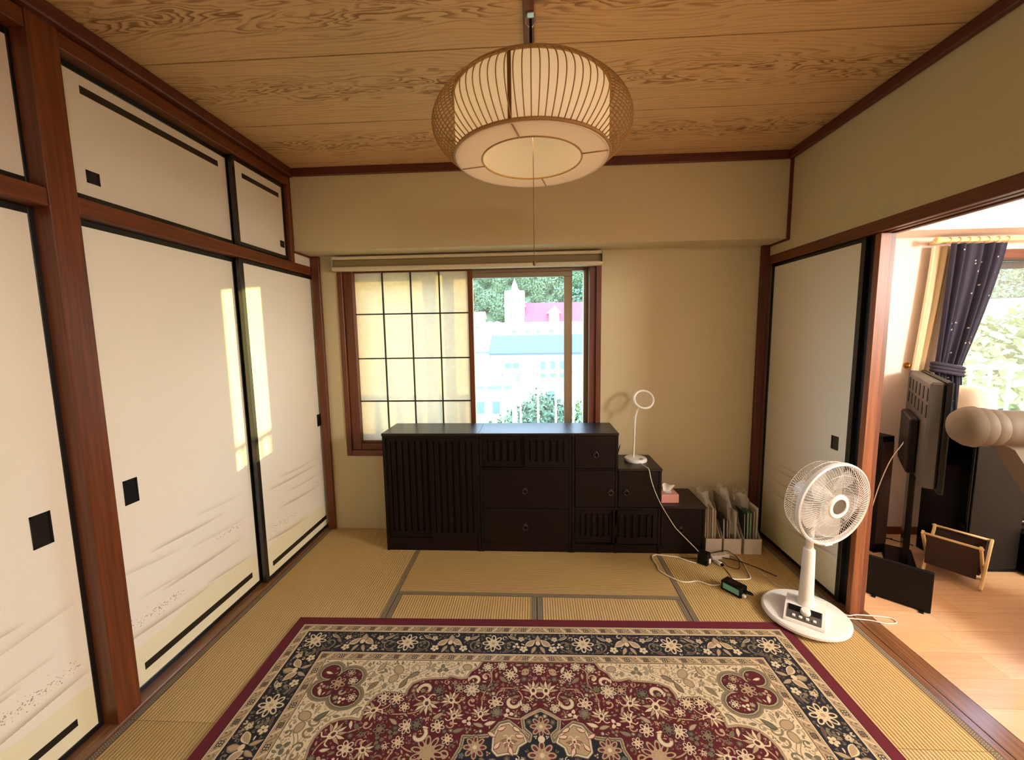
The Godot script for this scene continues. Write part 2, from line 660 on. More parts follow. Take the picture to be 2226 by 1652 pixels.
	for a in [[0.665, 0.345, 0.026, 0.9], [0.655, 0.395, 0.022, 2.2], [0.345, 0.585, 0.026, 0.4], [0.35, 0.635, 0.022, 1.8], [0.985, 0.325, 0.02, 0.2]]:
		ell(Vector2(a[0], a[1]), a[2] + 0.005, a[2] * 0.7 + 0.005, a[3], drab)
		ell(Vector2(a[0], a[1]), a[2], a[2] * 0.7, a[3], tan_)
	# the wine-red field, its edge a row of lobes
	var b1 := [Vector2(1.34, 0.291), Vector2(1.051, 0.291), Vector2(1.036, 0.323), Vector2(1.004, 0.349), Vector2(0.989, 0.385), Vector2(0.96, 0.389), Vector2(0.913, 0.375), Vector2(0.901, 0.387), Vector2(0.837, 0.391), Vector2(0.789, 0.398), Vector2(0.75, 0.419), Vector2(0.736, 0.453), Vector2(0.736, 0.477), Vector2(0.719, 0.475), Vector2(0.678, 0.467), Vector2(0.64, 0.468), Vector2(0.608, 0.485), Vector2(0.588, 0.519), Vector2(0.581, 0.56), Vector2(0.583, 0.598), Vector2(0.54, 0.592), Vector2(0.498, 0.598), Vector2(0.469, 0.612), Vector2(0.446, 0.638), Vector2(0.432, 0.678), Vector2(0.431, 0.715), Vector2(0.44, 0.757), Vector2(0.40, 0.78), Vector2(0.375, 0.83), Vector2(0.375, 0.90), Vector2(0.40, 0.96), Vector2(0.40, 1.01), Vector2(1.34, 1.01)]
	fillpoly(mpx(b1), field)
	var rim := b1.slice(1, b1.size() - 1)
	line(rim, 0.011, drab)
	line(rim, 0.005, tan_)
	# quatrefoil in the corner
	var lobes := [[0.350, 0.362, 0.040, 0.036], [0.452, 0.392, 0.052, 0.044], [0.362, 0.455, 0.050, 0.040], [0.470, 0.490, 0.060, 0.046], [0.41, 0.425, 0.05, 0.04]]
	for k in [[0.026, drab], [0.016, olive], [0.009, tan_], [0.004, dark], [0.0, field]]:
		for l in lobes:
			ell(Vector2(l[0], l[1]), l[2] + k[0], l[3] + k[0], 0.2, k[1])
	for k in 18:
		var a := TAU * k / 18
		var q := Vector2(0.412, 0.425) + Vector2(cos(a) * 0.155, sin(a) * 0.135)
		if free_spot(q, 0.012, cream):
			leaf(q, 0.045, 0.020, a, tan_, drab)
	rosette(Vector2(0.41, 0.425), 0.036, 6, tan_, field, drab, 0.3)
	filler(Rect2(0.30, 0.32, 0.26, 0.23), field, 300, [0.022, 0.015, 0.010], [0, 1, 4, 5], [cream, tan_, drab], g)
	filler(Rect2(0.292, 0.292, 0.78, 0.71), cream, 22000, [0.034, 0.028, 0.022, 0.017, 0.013, 0.010, 0.007, 0.005], [1, 1, 2, 2, 2, 3, 5], [tan_, drab, olive, Color8(126, 108, 76), Color8(150, 134, 104)], g)
	# the medallion
	var md := [Vector2(1.34, 0.53), Vector2(1.308, 0.545), Vector2(1.275, 0.562), Vector2(1.246, 0.581), Vector2(1.252, 0.622), Vector2(1.279, 0.646), Vector2(1.274, 0.670), Vector2(1.25, 0.640), Vector2(1.217, 0.612), Vector2(1.190, 0.592), Vector2(1.155, 0.602), Vector2(1.135, 0.63), Vector2(1.11, 0.654), Vector2(1.073, 0.658), Vector2(1.015, 0.659), Vector2(1.012, 0.700), Vector2(0.99, 0.75), Vector2(0.95, 0.79), Vector2(0.93, 0.86), Vector2(0.96, 0.90), Vector2(0.93, 0.95), Vector2(0.90, 1.01), Vector2(1.34, 1.01)]
	fillpoly(mpx(md), navy)
	line(md, 0.020, dark)
	line(md, 0.015, tan_)
	line(md, 0.006, olive)
	var lobe := [Vector2(1.159, 0.609), Vector2(1.193, 0.600), Vector2(1.217, 0.623), Vector2(1.252, 0.650), Vector2(1.262, 0.675), Vector2(1.233, 0.694), Vector2(1.225, 0.721), Vector2(1.189, 0.721), Vector2(1.153, 0.729), Vector2(1.134, 0.709), Vector2(1.135, 0.663), Vector2(1.146, 0.629)]
	fillpoly(mpx(lobe), tan_)
	line(lobe + [lobe[0]], 0.012, olive)
	line(lobe + [lobe[0]], 0.006, cream)
	for a in [[1.225, 0.625, 0.6], [1.238, 0.652, 0.1], [1.150, 0.690, -0.9], [1.128, 0.648, 0.5], [1.205, 0.712, 1.2], [1.165, 0.622, -0.4]]:
		leaf(Vector2(a[0], a[1]), 0.042, 0.024, a[2], cream, Color8(120, 40, 40))
	bloom(Vector2(1.195, 0.670), 0.034, 1.57, cream, drab, Color8(110, 30, 34))
	for a in [[1.321, 0.612, 0.045], [1.321, 0.725, 0.055], [1.066, 0.700, 0.046], [1.321, 0.86, 0.08], [1.10, 0.86, 0.06], [1.20, 0.80, 0.05]]:
		rosette(Vector2(a[0], a[1]), a[2], 8, tan_, Color8(96, 34, 40), cream, 0.0)
	ell(Vector2(1.321, 0.664), 0.014, 0.014, 0, cream)
	filler(Rect2(0.9, 0.53, 0.43, 0.47), navy, 1200, [0.026, 0.018, 0.012, 0.009], [0, 1, 2, 4, 5], [tan_, cream, drab, Color8(84, 96, 104)], g)
	# vines and flowers of the red field
	var vines := [[Vector2(1.074, 0.53), Vector2(1.077, 0.468), Vector2(1.104, 0.406), Vector2(1.104, 0.341), Vector2(1.148, 0.315)], [Vector2(1.104, 0.37), Vector2(1.082, 0.323)], [Vector2(1.08, 0.46), Vector2(1.03, 0.44), Vector2(1.005, 0.41)], [Vector2(1.32, 0.535), Vector2(1.255, 0.575), Vector2(1.211, 0.580), Vector2(1.167, 0.563), Vector2(1.137, 0.524), Vector2(1.13, 0.488), Vector2(1.146, 0.45), Vector2(1.188, 0.436), Vector2(1.231, 0.454), Vector2(1.246, 0.486), Vector2(1.228, 0.507)], [Vector2(0.837, 0.514), Vector2(0.79, 0.50), Vector2(0.765, 0.46)], [Vector2(0.837, 0.514), Vector2(0.87, 0.56), Vector2(0.93, 0.57)], [Vector2(0.837, 0.514), Vector2(0.80, 0.56), Vector2(0.70, 0.57), Vector2(0.624, 0.554)], [Vector2(0.624, 0.56), Vector2(0.67, 0.54), Vector2(0.70, 0.50)], [Vector2(0.766, 0.60), Vector2(0.775, 0.66), Vector2(0.766, 0.69), Vector2(0.74, 0.76), Vector2(0.70, 0.84)], [Vector2(0.766, 0.69), Vector2(0.82, 0.72), Vector2(0.888, 0.722)], [Vector2(0.498, 0.663), Vector2(0.46, 0.72), Vector2(0.46, 0.80)], [Vector2(0.498, 0.663), Vector2(0.56, 0.65), Vector2(0.60, 0.63)], [Vector2(0.573, 0.716), Vector2(0.62, 0.76), Vector2(0.60, 0.85), Vector2(0.52, 0.92)], [Vector2(0.942, 0.507), Vector2(0.985, 0.53), Vector2(0.98, 0.58)]]
	for v in vines:
		line(curve(v), 0.0055, tan_)
	for a in [[0.837, 0.514, 0.062, 1.4], [0.624, 0.554, 0.052, 2.6], [0.498, 0.663, 0.060, -0.7], [0.964, 0.576, 0.044, -1.2], [0.942, 0.503, 0.050, -2.4], [1.073, 0.565, 0.046, -1.57], [0.64, 0.719, 0.046, 0.6], [1.293, 0.45, 0.058, -1.57], [0.52, 0.92, 0.05, 2.0], [0.70, 0.84, 0.055, 1.2]]:
		bloom(Vector2(a[0], a[1]), a[2], a[3], cream, tan_, Color8(70, 30, 26))
	for a in [[0.888, 0.722, 0.066, 10], [0.781, 0.622, 0.034, 8], [1.132, 0.509, 0.034, 6], [1.022, 0.447, 0.036, 7], [1.19, 0.364, 0.036, 8], [0.702, 0.496, 0.034, 8], [0.906, 0.619, 0.030, 6], [0.955, 0.671, 0.024, 6], [0.573, 0.716, 0.034, 6], [0.766, 0.687, 0.026, 6], [0.644, 0.492, 0.030, 6], [0.747, 0.537, 0.024, 6], [1.26, 0.531, 0.022, 5], [1.148, 0.315, 0.026, 7], [1.082, 0.323, 0.026, 7], [1.321, 0.33, 0.034, 8], [0.80, 0.86, 0.06, 10]]:
		rosette(Vector2(a[0], a[1]), a[2], a[3], cream if a[3] != 10 else tan_, field if a[3] % 2 == 0 else drab, tan_, 0.2)
	for a in [[0.817, 0.451, 0.030, 3.0], [0.839, 0.655, 0.030, -1.0], [1.205, 0.502, 0.030, 0.2], [1.03, 0.40, 0.026, 3.4], [0.56, 0.80, 0.03, 1.0]]:
		spur(Vector2(a[0], a[1]), a[2], a[3], cream, drab)
	filler(Rect2(0.37, 0.292, 0.951, 0.71), field, 24000, [0.026, 0.022, 0.018, 0.015, 0.012, 0.009, 0.007, 0.0055], [0, 1, 1, 2, 2, 3, 3, 5], [cream, tan_, drab, tan_, olive], g)
	# pile: a faint per-knot variation
	var n := noise_image(qw, qh, 0.35, 4, 2)
	var nd := n.get_data()
	var d := R.get_data()
	for i in nd.size():
		var f := 0.88 + nd[i] / 255.0 * 0.24
		for k in 3:
			d[i * 3 + k] = mini(255, int(d[i * 3 + k] * f))
	R = Image.create_from_data(qw, qh, false, Image.FORMAT_RGB8, d)
	var full := Image.create(qw * 2, qh * 2, false, Image.FORMAT_RGB8)
	var all := Rect2i(0, 0, qw, qh)
	full.blit_rect(R, all, Vector2i.ZERO)
	R.flip_x()
	full.blit_rect(R, all, Vector2i(qw, 0))
	R.flip_y()
	full.blit_rect(R, all, Vector2i(qw, qh))
	R.flip_x()
	full.blit_rect(R, all, Vector2i(0, qh))
	return full


func _ready() -> void:
	rng.seed = 20
	look()
	materials()
	shell()
	left_wall_doors()
	right_wall_doors()
	window_and_shoji()
	pendant_lamp()
	rug()
	chests()
	things_on_chests()
	file_boxes()
	floor_cords()
	electric_fan()
	living_room()
	outside()


func look() -> void:
	var cam := Camera3D.new()
	cam.name = "camera"
	cam.fov = 85.862
	cam.near = 0.02
	cam.far = 1000.0
	add_child(cam)
	cam.position = Vector3(1.6919, 1.5670, 3.1449)
	cam.rotation = Vector3(-0.11059, 0.05332, -0.01454)
	cam.current = true
	var e := Environment.new()
	e.tonemap_mode = Environment.TONE_MAPPER_LINEAR
	e.tonemap_exposure = 0.83
	e.sdfgi_enabled = true
	e.ssao_enabled = true
	e.ssil_enabled = true
	e.background_mode = Environment.BG_SKY
	var sm := ProceduralSkyMaterial.new()
	sm.sky_top_color = Color(0.62, 0.78, 0.97)
	sm.sky_horizon_color = Color(0.95, 0.96, 0.95)
	sm.sky_curve = 0.25
	sm.sky_energy_multiplier = 3.5
	sm.ground_bottom_color = Color(0.62, 0.62, 0.58)
	sm.ground_horizon_color = Color(0.80, 0.81, 0.80)
	sm.ground_energy_multiplier = 2.0
	var sky := Sky.new()
	sky.sky_material = sm
	e.sky = sky
	var we := WorldEnvironment.new()
	we.name = "world_environment"
	we.environment = e
	add_child(we)
	# low sun beyond the window, to the right
	var sun := DirectionalLight3D.new()
	sun.name = "sun"
	sun.light_color = Color(1.0, 0.92, 0.54)
	sun.light_energy = 4.8
	sun.light_angular_distance = 0.7
	sun.shadow_enabled = true
	sun.sky_mode = DirectionalLight3D.SKY_MODE_LIGHT_ONLY
	add_child(sun)
	sun.look_at_from_position(Vector3.ZERO, Vector3(-1.0, -0.088, 0.513), Vector3.UP)

func room_light(called: String, label: String, at: Vector3, drop: float, r: float, energy: float, c: Color) -> void:
	# a round white light, on the ceiling or hung from it by a cord; its light just below the glowing face
	var t := thing(called, label, "lamp", at)
	var st := begin()
	if drop > 0.0:
		lathe(st, [Vector2(0.0, 0.0), Vector2(0.05, 0.0), Vector2(0.045, -0.03), Vector2(0.0, -0.035)], 20)
		obj("ceiling_cup", st, m.white_plastic, t)
		st = begin(true)
		tube(st, [Vector3(0, -0.03, 0), Vector3(0, -drop, 0)], 0.004, 8)
		obj("cord", st, m.white_plastic, t)
		st = begin()
	X = Transform3D(Basis(), Vector3(0, -drop, 0))
	lathe(st, [Vector2(0.0, 0.0), Vector2(r * 1.08, 0.0), Vector2(r * 1.08, -0.03), Vector2(r, -0.035), Vector2(0.0, -0.035)], 40)
	obj("rim", st, m.white_plastic, t)
	st = begin()
	lathe(st, [Vector2(r, -0.036), Vector2(r * 0.96, -0.06), Vector2(r * 0.75, -0.08), Vector2(0.0, -0.088)], 40)
	X = Transform3D.IDENTITY
	var g := mat(called + "_glow", Color(1, 0.97, 0.9), 0.5)
	g.emission_enabled = true
	g.emission = c
	g.emission_energy_multiplier = 1.2
	obj("diffuser", st, g, t)
	var l := OmniLight3D.new()
	l.name = called + "_source"
	l.light_color = c
	l.light_energy = energy
	l.light_size = r * 0.8
	l.omni_range = 14.0
	l.omni_attenuation = 2.0
	l.shadow_enabled = true
	add_child(l)
	l.position = at + Vector3(0, -drop - 0.095 - r * 0.8, 0)


func materials() -> void:
	var streak := tex(toned(noise_image(256, 256, 0.02, 11, 5, 1.0), Color(0.70, 0.68, 0.66), Color(1, 1, 1)))
	var speck := tex(toned(noise_image(512, 512, 0.22, 12, 3), Color(0.88, 0.87, 0.86), Color(1, 1, 1)))
	m.speck = speck
	# stained timber, grain along x, y or z
	var red := Color8(120, 62, 28)
	for a in [["wood_x", Vector3(0.35, 9, 9)], ["wood_y", Vector3(9, 0.35, 9)], ["wood_z", Vector3(9, 9, 0.35)]]:
		grained(a[0], red, 0.42, streak, a[1])
	grained("sill_z", Color8(142, 98, 64), 0.24, streak, Vector3(9, 9, 0.35))
	grained("jamb_y", Color8(150, 88, 48), 0.42, streak, Vector3(9, 0.35, 9))
	grained("mould_x", Color8(104, 48, 30), 0.42, streak, Vector3(0.35, 9, 9))
	grained("mould_y", Color8(104, 48, 30), 0.42, streak, Vector3(9, 0.35, 9))
	grained("mould_z", Color8(104, 48, 30), 0.42, streak, Vector3(9, 9, 0.35))
	grained("plaster", Color8(214, 200, 160), 0.95, speck, Vector3(3, 3, 3))
	grained("white_wall", Color8(244, 226, 214), 0.9, speck, Vector3(2, 2, 2))
	grained("concrete", Color8(150, 146, 138), 0.9, speck, Vector3(0.5, 0.5, 0.5))
	grained("chest_top", Color8(26, 18, 13), 0.34, streak, Vector3(0.8, 14, 14))
	grained("chest_x", Color8(26, 18, 13), 0.45, streak, Vector3(0.8, 14, 14)).metallic_specular = 0.3
	grained("chest_y", Color8(26, 18, 13), 0.45, streak, Vector3(14, 0.8, 14)).metallic_specular = 0.3
	var lac := mat("lacquer", Color8(14, 12, 11), 0.24)
	lac.clearcoat_enabled = true
	lac.clearcoat = 0.4
	mat("iron", Color8(72, 66, 58), 0.38, 0.7)
	mat("black_plastic", Color8(12, 11, 11), 0.5).metallic_specular = 0.3
	mat("gloss_black", Color8(9, 9, 11), 0.18).metallic_specular = 0.25
	mat("dark_cloth", Color8(54, 34, 26), 0.9)
	mat("white_plastic", Color8(238, 234, 226), 0.38)
	mat("grey_plastic", Color8(150, 148, 142), 0.45)
	mat("tv_grey", Color8(62, 59, 55), 0.5)
	mat("silver_paint", Color8(82, 78, 73), 0.5, 0.1)
	mat("aluminium", Color8(150, 132, 104), 0.45, 0.35)
	mat("steel", Color8(200, 198, 192), 0.3, 0.9)
	mat("pine", Color8(232, 200, 142), 0.5)
	mat("bamboo", Color8(166, 126, 68), 0.5)
	mat("bamboo_dark", Color8(122, 76, 36), 0.5)
	mat("hide", Color8(104, 94, 80), 0.6)
	mat("blind_cream", Color8(206, 192, 160), 0.6)
	mat("drab_cloth", Color8(128, 112, 72), 0.8)
	mat("pink_card", Color8(226, 158, 146), 0.7)
	mat("tissue", Color8(240, 236, 228), 0.9)
	mat("card_white", Color8(214, 204, 188), 0.75)
	mat("screen_grey", Color8(24, 27, 32), 0.35).metallic_specular = 0.3
	mat("badge", Color8(96, 92, 82), 0.25, 0.4)
	mat("teal", Color8(118, 192, 182), 0.5)
	mat("cord_white", Color8(230, 218, 196), 0.5)
	mat("cord_brown", Color8(70, 40, 36), 0.5)
	mat("brass", Color8(196, 150, 70), 0.35, 0.8)
	mat("rail_paint", Color8(206, 208, 206), 0.5)
	var paper := mat("shoji_paper", Color8(246, 240, 226), 0.9)
	paper.albedo_texture = tex(toned(noise_image(512, 512, 0.03, 31, 5), Color(0.965, 0.96, 0.95), Color(1, 1, 1)))
	paper.uv1_triplanar = true
	paper.uv1_world_triplanar = true
	paper.uv1_scale = Vector3(1.2, 1.2, 1.2)
	paper.backlight_enabled = true
	paper.backlight = Color(1.0, 0.98, 0.94)
	var shade := mat("shade_paper", Color8(250, 238, 224), 0.9)
	shade.backlight_enabled = true
	shade.backlight = Color(1.0, 0.97, 0.93)
	var glass := mat("glass", Color(1, 1, 1, 0.04), 0.02)
	glass.transparency = BaseMaterial3D.TRANSPARENCY_ALPHA
	var film := mat("clear_film", Color(0.95, 0.94, 0.9, 0.35), 0.2)
	film.transparency = BaseMaterial3D.TRANSPARENCY_ALPHA
	var blade := mat("blade_plastic", Color(0.86, 0.86, 0.85, 0.30), 0.22)
	blade.transparency = BaseMaterial3D.TRANSPARENCY_ALPHA
	# ceiling boards
	for i in 3:
		var c := mat("board_%d" % i, Color(1, 1, 1), 0.62)
		c.albedo_texture = tex(ceiling_grain(21 + i * 7))
	# living room planks
	for i in 3:
		var c := mat("plank_%d" % i, [Color(1, 1, 1), Color(0.95, 0.93, 0.90), Color(1.0, 0.97, 0.93)][i], 0.30)
		c.albedo_texture = tex(plank_grain(50 + i))
	var ti := tatami_images()
	var tc := tex(ti[0])
	var th := tex(ti[1])
	for i in 3:
		var c := mat("tatami_%d" % i, [Color(1, 1, 1), Color(0.96, 0.95, 0.93), Color(1.0, 0.985, 0.95)][i], 0.62)
		c.albedo_texture = tc
		c.heightmap_enabled = true
		c.heightmap_texture = th
		c.heightmap_scale = 0.5
	var bd := mat("border_cloth", Color(1, 1, 1), 0.8)
	bd.albedo_texture = tex(border_image())
	# printed door papers: strokes are [u0, y0, u1, y1, tone, half height px], u from the near edge
	var sa := [[0.21, 0.566, 0.76, 0.556, 0.75, 9.0], [0.02, 0.535, 0.46, 0.50, 0.35, 12.0], [0.25, 0.352, 0.90, 0.346, 0.8, 10.0], [0.12, 0.384, 0.5, 0.375, 0.35, 8.0], [0.0, 0.235, 0.62, 0.205, 0.8, 12.0], [0.54, 0.222, 1.0, 0.196, 0.6, 10.0], [0.45, 0.47, 0.98, 0.45, 0.3, 10.0], [0.5, 0.62, 0.95, 0.61, 0.25, 10.0]]
	var da := [[0.04, 0.292, 0.38, 0.284, 110], [0.62, 0.436, 0.86, 0.436, 60]]
	var sb := [[0.07, 0.556, 0.88, 0.538, 0.75, 9.0], [0.2, 0.60, 0.9, 0.585, 0.45, 9.0], [0.20, 0.393, 0.9, 0.356, 0.7, 10.0], [0.0, 0.232, 0.62, 0.176, 0.75, 12.0], [0.3, 0.47, 1.0, 0.45, 0.4, 10.0]]
	var db := [[0.05, 0.298, 0.42, 0.281, 90], [0.7, 0.40, 0.95, 0.395, 40]]
	var papers := [fusuma_image(61, sa, da), fusuma_image(62, sb, db)]
	for i in 2:
		var c := mat("door_paper_%d" % i, Color(1, 1, 1), 0.85)
		c.albedo_texture = tex(papers[i])
	grained("plain_paper", Color8(236, 229, 210), 0.85, speck, Vector3(2, 2, 2))
	var rg := mat("rug_pile", Color(1, 1, 1), 0.95)
	rg.albedo_texture = tex(rug_image())
	rg.texture_repeat = false
	var rh := mat("rug_edge", Color8(104, 16, 34), 0.95)


# ---------- the room ----------
func shell() -> void:
	var f := struct("floor", "tatami floor of straw-coloured mats with grey cloth borders", "floor")
	box("subfloor", Vector3(-0.12, -0.16, -0.10), Vector3(3.40, -0.056, BACK), m.concrete, f)
	var mats := [[0.0, 0.0, 0.85, 1.70, 1, 0], [0.0, 1.70, 0.85, 3.40, 1, 1], [0.85, 0.0, 2.55, 0.85, 0, 1], [0.85, 0.85, 1.70, 2.55, 1, 2], [1.70, 0.85, 2.55, 2.55, 1, 0], [2.55, 0.0, 3.40, 1.70, 1, 2], [2.55, 1.70, 3.40, 3.40, 1, 0], [0.85, 2.55, 2.55, 3.40, 0, 1]]
	for a in mats:
		var g := 0.0012
		var x0: float = a[0] + g
		var z0: float = a[1] + g
		var x1: float = a[2] - g
		var z1: float = a[3] - g
		var st := begin()
		var rep := 0.235
		if a[4] == 1:
			slab(st, Vector3(x0, 0, z1), Vector3(x1 - x0, 0, 0), Vector3(0, 0, z0 - z1), 0.055, Rect2(0, 0, (x1 - x0) / rep, (z1 - z0) / rep))
		else:
			slab(st, Vector3(x0, 0, z0), Vector3(0, 0, z1 - z0), Vector3(x1 - x0, 0, 0), 0.055, Rect2(0, 0, (z1 - z0) / rep, (x1 - x0) / rep))
		var mt := obj("tatami_mat", st, m["tatami_%d" % a[5]], f)
		for s in 2:
			st = begin()
			var w := 0.030
			if a[4] == 1:
				var xa := x0 if s == 0 else x1 - w
				slab(st, Vector3(xa, 0.0012, z1), Vector3(w, 0, 0), Vector3(0, 0, z0 - z1), 0.0011, Rect2(0, 0, 1, (z1 - z0) / 0.032))
			else:
				var za := z0 if s == 0 else z1 - w
				slab(st, Vector3(x0, 0.0012, za), Vector3(0, 0, w), Vector3(x1 - x0, 0, 0), 0.0011, Rect2(0, 0, 1, (x1 - x0) / 0.032))
			obj("border", st, m.border_cloth, mt)
	box("wood_strip", Vector3(0, -0.055, 3.401), Vector3(3.40, 0, BACK), m.wood_x, f)

	var c := struct("ceiling", "ceiling of wide brown boards with dark figured grain", "ceiling")
	var edges := [-0.10, 0.325, 0.815, 1.345, 1.870, 2.395, 2.920, 3.445, BACK]
	for i in edges.size() - 1:
		var st := begin()
		var z0: float = edges[i]
		var z1: float = edges[i + 1] - 0.007
		var span := (z1 - z0) / 0.525
		# the face looks down: u along x, v along z
		slab(st, Vector3(-0.12, H, z0), Vector3(3.52, 0, 0), Vector3(0, 0, z1 - z0), 0.012, Rect2(0.0 if i % 2 == 0 else 1.0, 1.0 - span, 1.0 if i % 2 == 0 else -1.0, span))
		# turn the plate so that its printed face is the lower one
		obj("ceiling_board", st, m["board_%d" % ((i * 2 + 1) % 3)], c)
	box("backing", Vector3(-0.12, H + 0.013, -0.1), Vector3(3.40, H + 0.10, BACK + 0.1), m.concrete, c)
	box("batten", Vector3(1.664, H - 0.012, 0.235), Vector3(1.704, H - 0.0005, BACK), m.wood_z, c, 0.002)

	# the window wall: pieces around the opening x 0.185..2.20, y 0.614..2.08, and the beam above
	var wb := struct("wall_back", "beige plastered window wall under a boxed beam", "wall")
	box("lower_wall", Vector3(-0.12, -0.05, -0.16), Vector3(3.53, 0.615, 0.0), m.plaster, wb)
	box("left_wall_piece", Vector3(-0.12, 0.615, -0.16), Vector3(0.187, 2.08, 0.0), m.plaster, wb)
	box("right_wall_piece", Vector3(2.20, 0.615, -0.16), Vector3(3.53, 2.08, 0.0), m.plaster, wb)
	box("upper_wall", Vector3(-0.12, 2.08, -0.16), Vector3(3.53, 2.83, 0.0), m.plaster, wb)
	box("beam", Vector3(0.0, 2.181, 0.0), Vector3(3.40, H - 0.0005, 0.236), m.plaster, wb)

	# the left wall: framing of a closet with two rows of sliding doors
	var wl := struct("wall_left", "left closet wall framed in dark reddish-brown timber", "wall")
	box("backing", Vector3(-0.20, -0.05, -0.1), Vector3(-0.125, 2.83, BACK + 0.1), m.plaster, wl)
	box("sill", Vector3(-0.124, -0.05, 0.0), Vector3(-0.001, 0.012, BACK), m.sill_z, wl, 0.003)
	box("pillar", Vector3(-0.124, 0.012, 1.638), Vector3(-0.0005, H - 0.0005, 1.735), m.wood_y, wl, 0.003)
	box("middle_rail", Vector3(-0.124, 2.038, 0.0), Vector3(-0.003, 2.102, 1.637), m.wood_z, wl, 0.003)
	box("middle_rail", Vector3(-0.124, 2.038, 1.736), Vector3(-0.003, 2.102, BACK), m.wood_z, wl, 0.003)
	box("head_rail", Vector3(-0.124, 2.618, 0.236), Vector3(-0.004, 2.676, 1.637), m.wood_z, wl, 0.003)
	box("head_rail", Vector3(-0.124, 2.618, 1.736), Vector3(-0.004, 2.676, BACK), m.wood_z, wl, 0.003)
	box("closet_wall", Vector3(-0.124, 2.677, 0.236), Vector3(-0.03, H, 1.637), m.wood_z, wl)
	box("post", Vector3(-0.124, 2.103, 0.238), Vector3(-0.0005, 2.617, 0.275), m.wood_y, wl, 0.002)
	box("corner_post", Vector3(0.0, 0.0, 0.0005), Vector3(0.058, 2.180, 0.030), m.wood_y, wl, 0.002)
	box("small_wall", Vector3(-0.124, 2.103, 0.0), Vector3(-0.012, 2.180, 0.237), m.plain_paper, wl)
	box("small_trim", Vector3(-0.011, 2.168, 0.031), Vector3(-0.001, 2.180, 0.237), m.wood_z, wl)

	var tl := struct("trim_1", "dark brown ceiling moulding along the closet wall", "moulding")
	box("moulding", Vector3(-0.03, 2.678, 0.236), Vector3(0.030, H - 0.0005, BACK), m.mould_z, tl, 0.006)
	var tb := struct("trim_2", "thin dark brown ceiling moulding along the window wall", "moulding")
	box("moulding", Vector3(0.031, 2.681, 0.2365), Vector3(3.366, H - 0.0005, 0.258), m.mould_x, tb, 0.004)
	var tr := struct("trim_3", "dark brown ceiling moulding along the wall over the opening", "moulding")
	box("moulding", Vector3(3.367, 2.681, 0.236), Vector3(3.3995, H - 0.0005, BACK), m.mould_z, tr, 0.005)

	# the right wall: over the opening, beside it, and its timber
	var wr := struct("wall_right", "beige plastered wall over a wide opening to the living room", "wall")
	box("upper_wall", Vector3(3.402, 2.105, 0.0), Vector3(3.53, 2.83, BACK + 0.1), m.plaster, wr)
	box("side_wall", Vector3(3.486, -0.05, 0.0), Vector3(3.505, 2.105, 0.901), m.white_wall, wr)
	box("far_wall", Vector3(3.402, -0.05, 3.30), Vector3(3.53, 2.105, BACK + 0.1), m.plaster, wr)
	box("lintel", Vector3(3.396, 2.046, 0.0), Vector3(3.415, 2.104, 3.299), m.wood_z, wr, 0.003)
	box("lintel_track", Vector3(3.4155, 2.050, 0.0), Vector3(3.445, 2.104, 3.299), m.wood_z, wr, 0.002)
	box("lintel_track", Vector3(3.460, 2.050, 0.0), Vector3(3.490, 2.104, 3.299), m.wood_z, wr, 0.002)
	box("lintel_edge", Vector3(3.507, 2.046, 0.90), Vector3(3.535, 2.104, 3.299), m.wood_z, wr, 0.003)
	box("lintel_roof", Vector3(3.416, 2.085, 0.0), Vector3(3.505, 2.1045, 3.299), m.wood_z, wr)
	box("jamb", Vector3(3.424, 0.0005, 0.918), Vector3(3.478, 2.045, 0.952), m.jamb_y, wr, 0.003)
	box("jamb_stop", Vector3(3.479, 0.0005, 0.902), Vector3(3.506, 2.045, 0.944), m.wood_y, wr, 0.002)
	box("corner_trim", Vector3(3.346, 0.0, 0.0005), Vector3(3.3995, 2.180, 0.030), m.mould_y, wr, 0.002)
	box("corner_stop", Vector3(3.400, 0.0005, 0.0005), Vector3(3.4165, 2.045, 0.030), m.mould_y, wr)
	box("corner_trim", Vector3(3.384, 2.181, 0.2365), Vector3(3.4015, 2.680, 0.250), m.mould_y, wr)
	box("beam_trim", Vector3(3.390, 2.168, 0.031), Vector3(3.4015, 2.181, 0.250), m.mould_z, wr)
	var sl := struct("trim_4", "brown grooved wooden sill between tatami and living room floor", "sill")
	box("sill_board", Vector3(3.4012, -0.06, 0.0), Vector3(3.436, 0.0, 3.299), m.sill_z, sl, 0.002)
	box("sill_board", Vector3(3.4395, -0.06, 0.0), Vector3(3.535, 0.0, 3.299), m.sill_z, sl, 0.002)
	box("sill_base", Vector3(3.401, -0.06, 0.0), Vector3(3.535, -0.006, 3.299), m.wood_z, sl)

	# behind the camera: a wall with an open doorway to a hall with an added fill lamp
	var wn := struct("wall_rear", "beige plastered wall behind the camera with open doorway", "wall")
	box("wall_piece", Vector3(-0.12, -0.05, BACK), Vector3(0.45, 2.83, BACK + 0.1), m.plaster, wn)
	box("wall_piece", Vector3(2.95, -0.05, BACK), Vector3(3.40, 2.83, BACK + 0.1), m.plaster, wn)
	box("wall_piece", Vector3(0.45, 2.55, BACK), Vector3(2.95, 2.83, BACK + 0.1), m.plaster, wn)
	var hall := struct("wall_hall", "plain pale hall beyond the doorway behind the camera", "wall")
	box("hall_floor", Vector3(-0.12, -0.15, BACK + 0.1), Vector3(3.53, 0.0, 6.2), m.plank_0, hall)
	box("hall_ceiling", Vector3(-0.12, H + 0.0, BACK + 0.1), Vector3(3.53, H + 0.1, 6.2), m.white_wall, hall)
	box("hall_end", Vector3(-0.12, 0.0, 6.2), Vector3(3.53, H, 6.3), m.white_wall, hall)
	box("hall_side", Vector3(-0.22, 0.0, BACK + 0.1), Vector3(-0.12, H, 6.2), m.white_wall, hall)
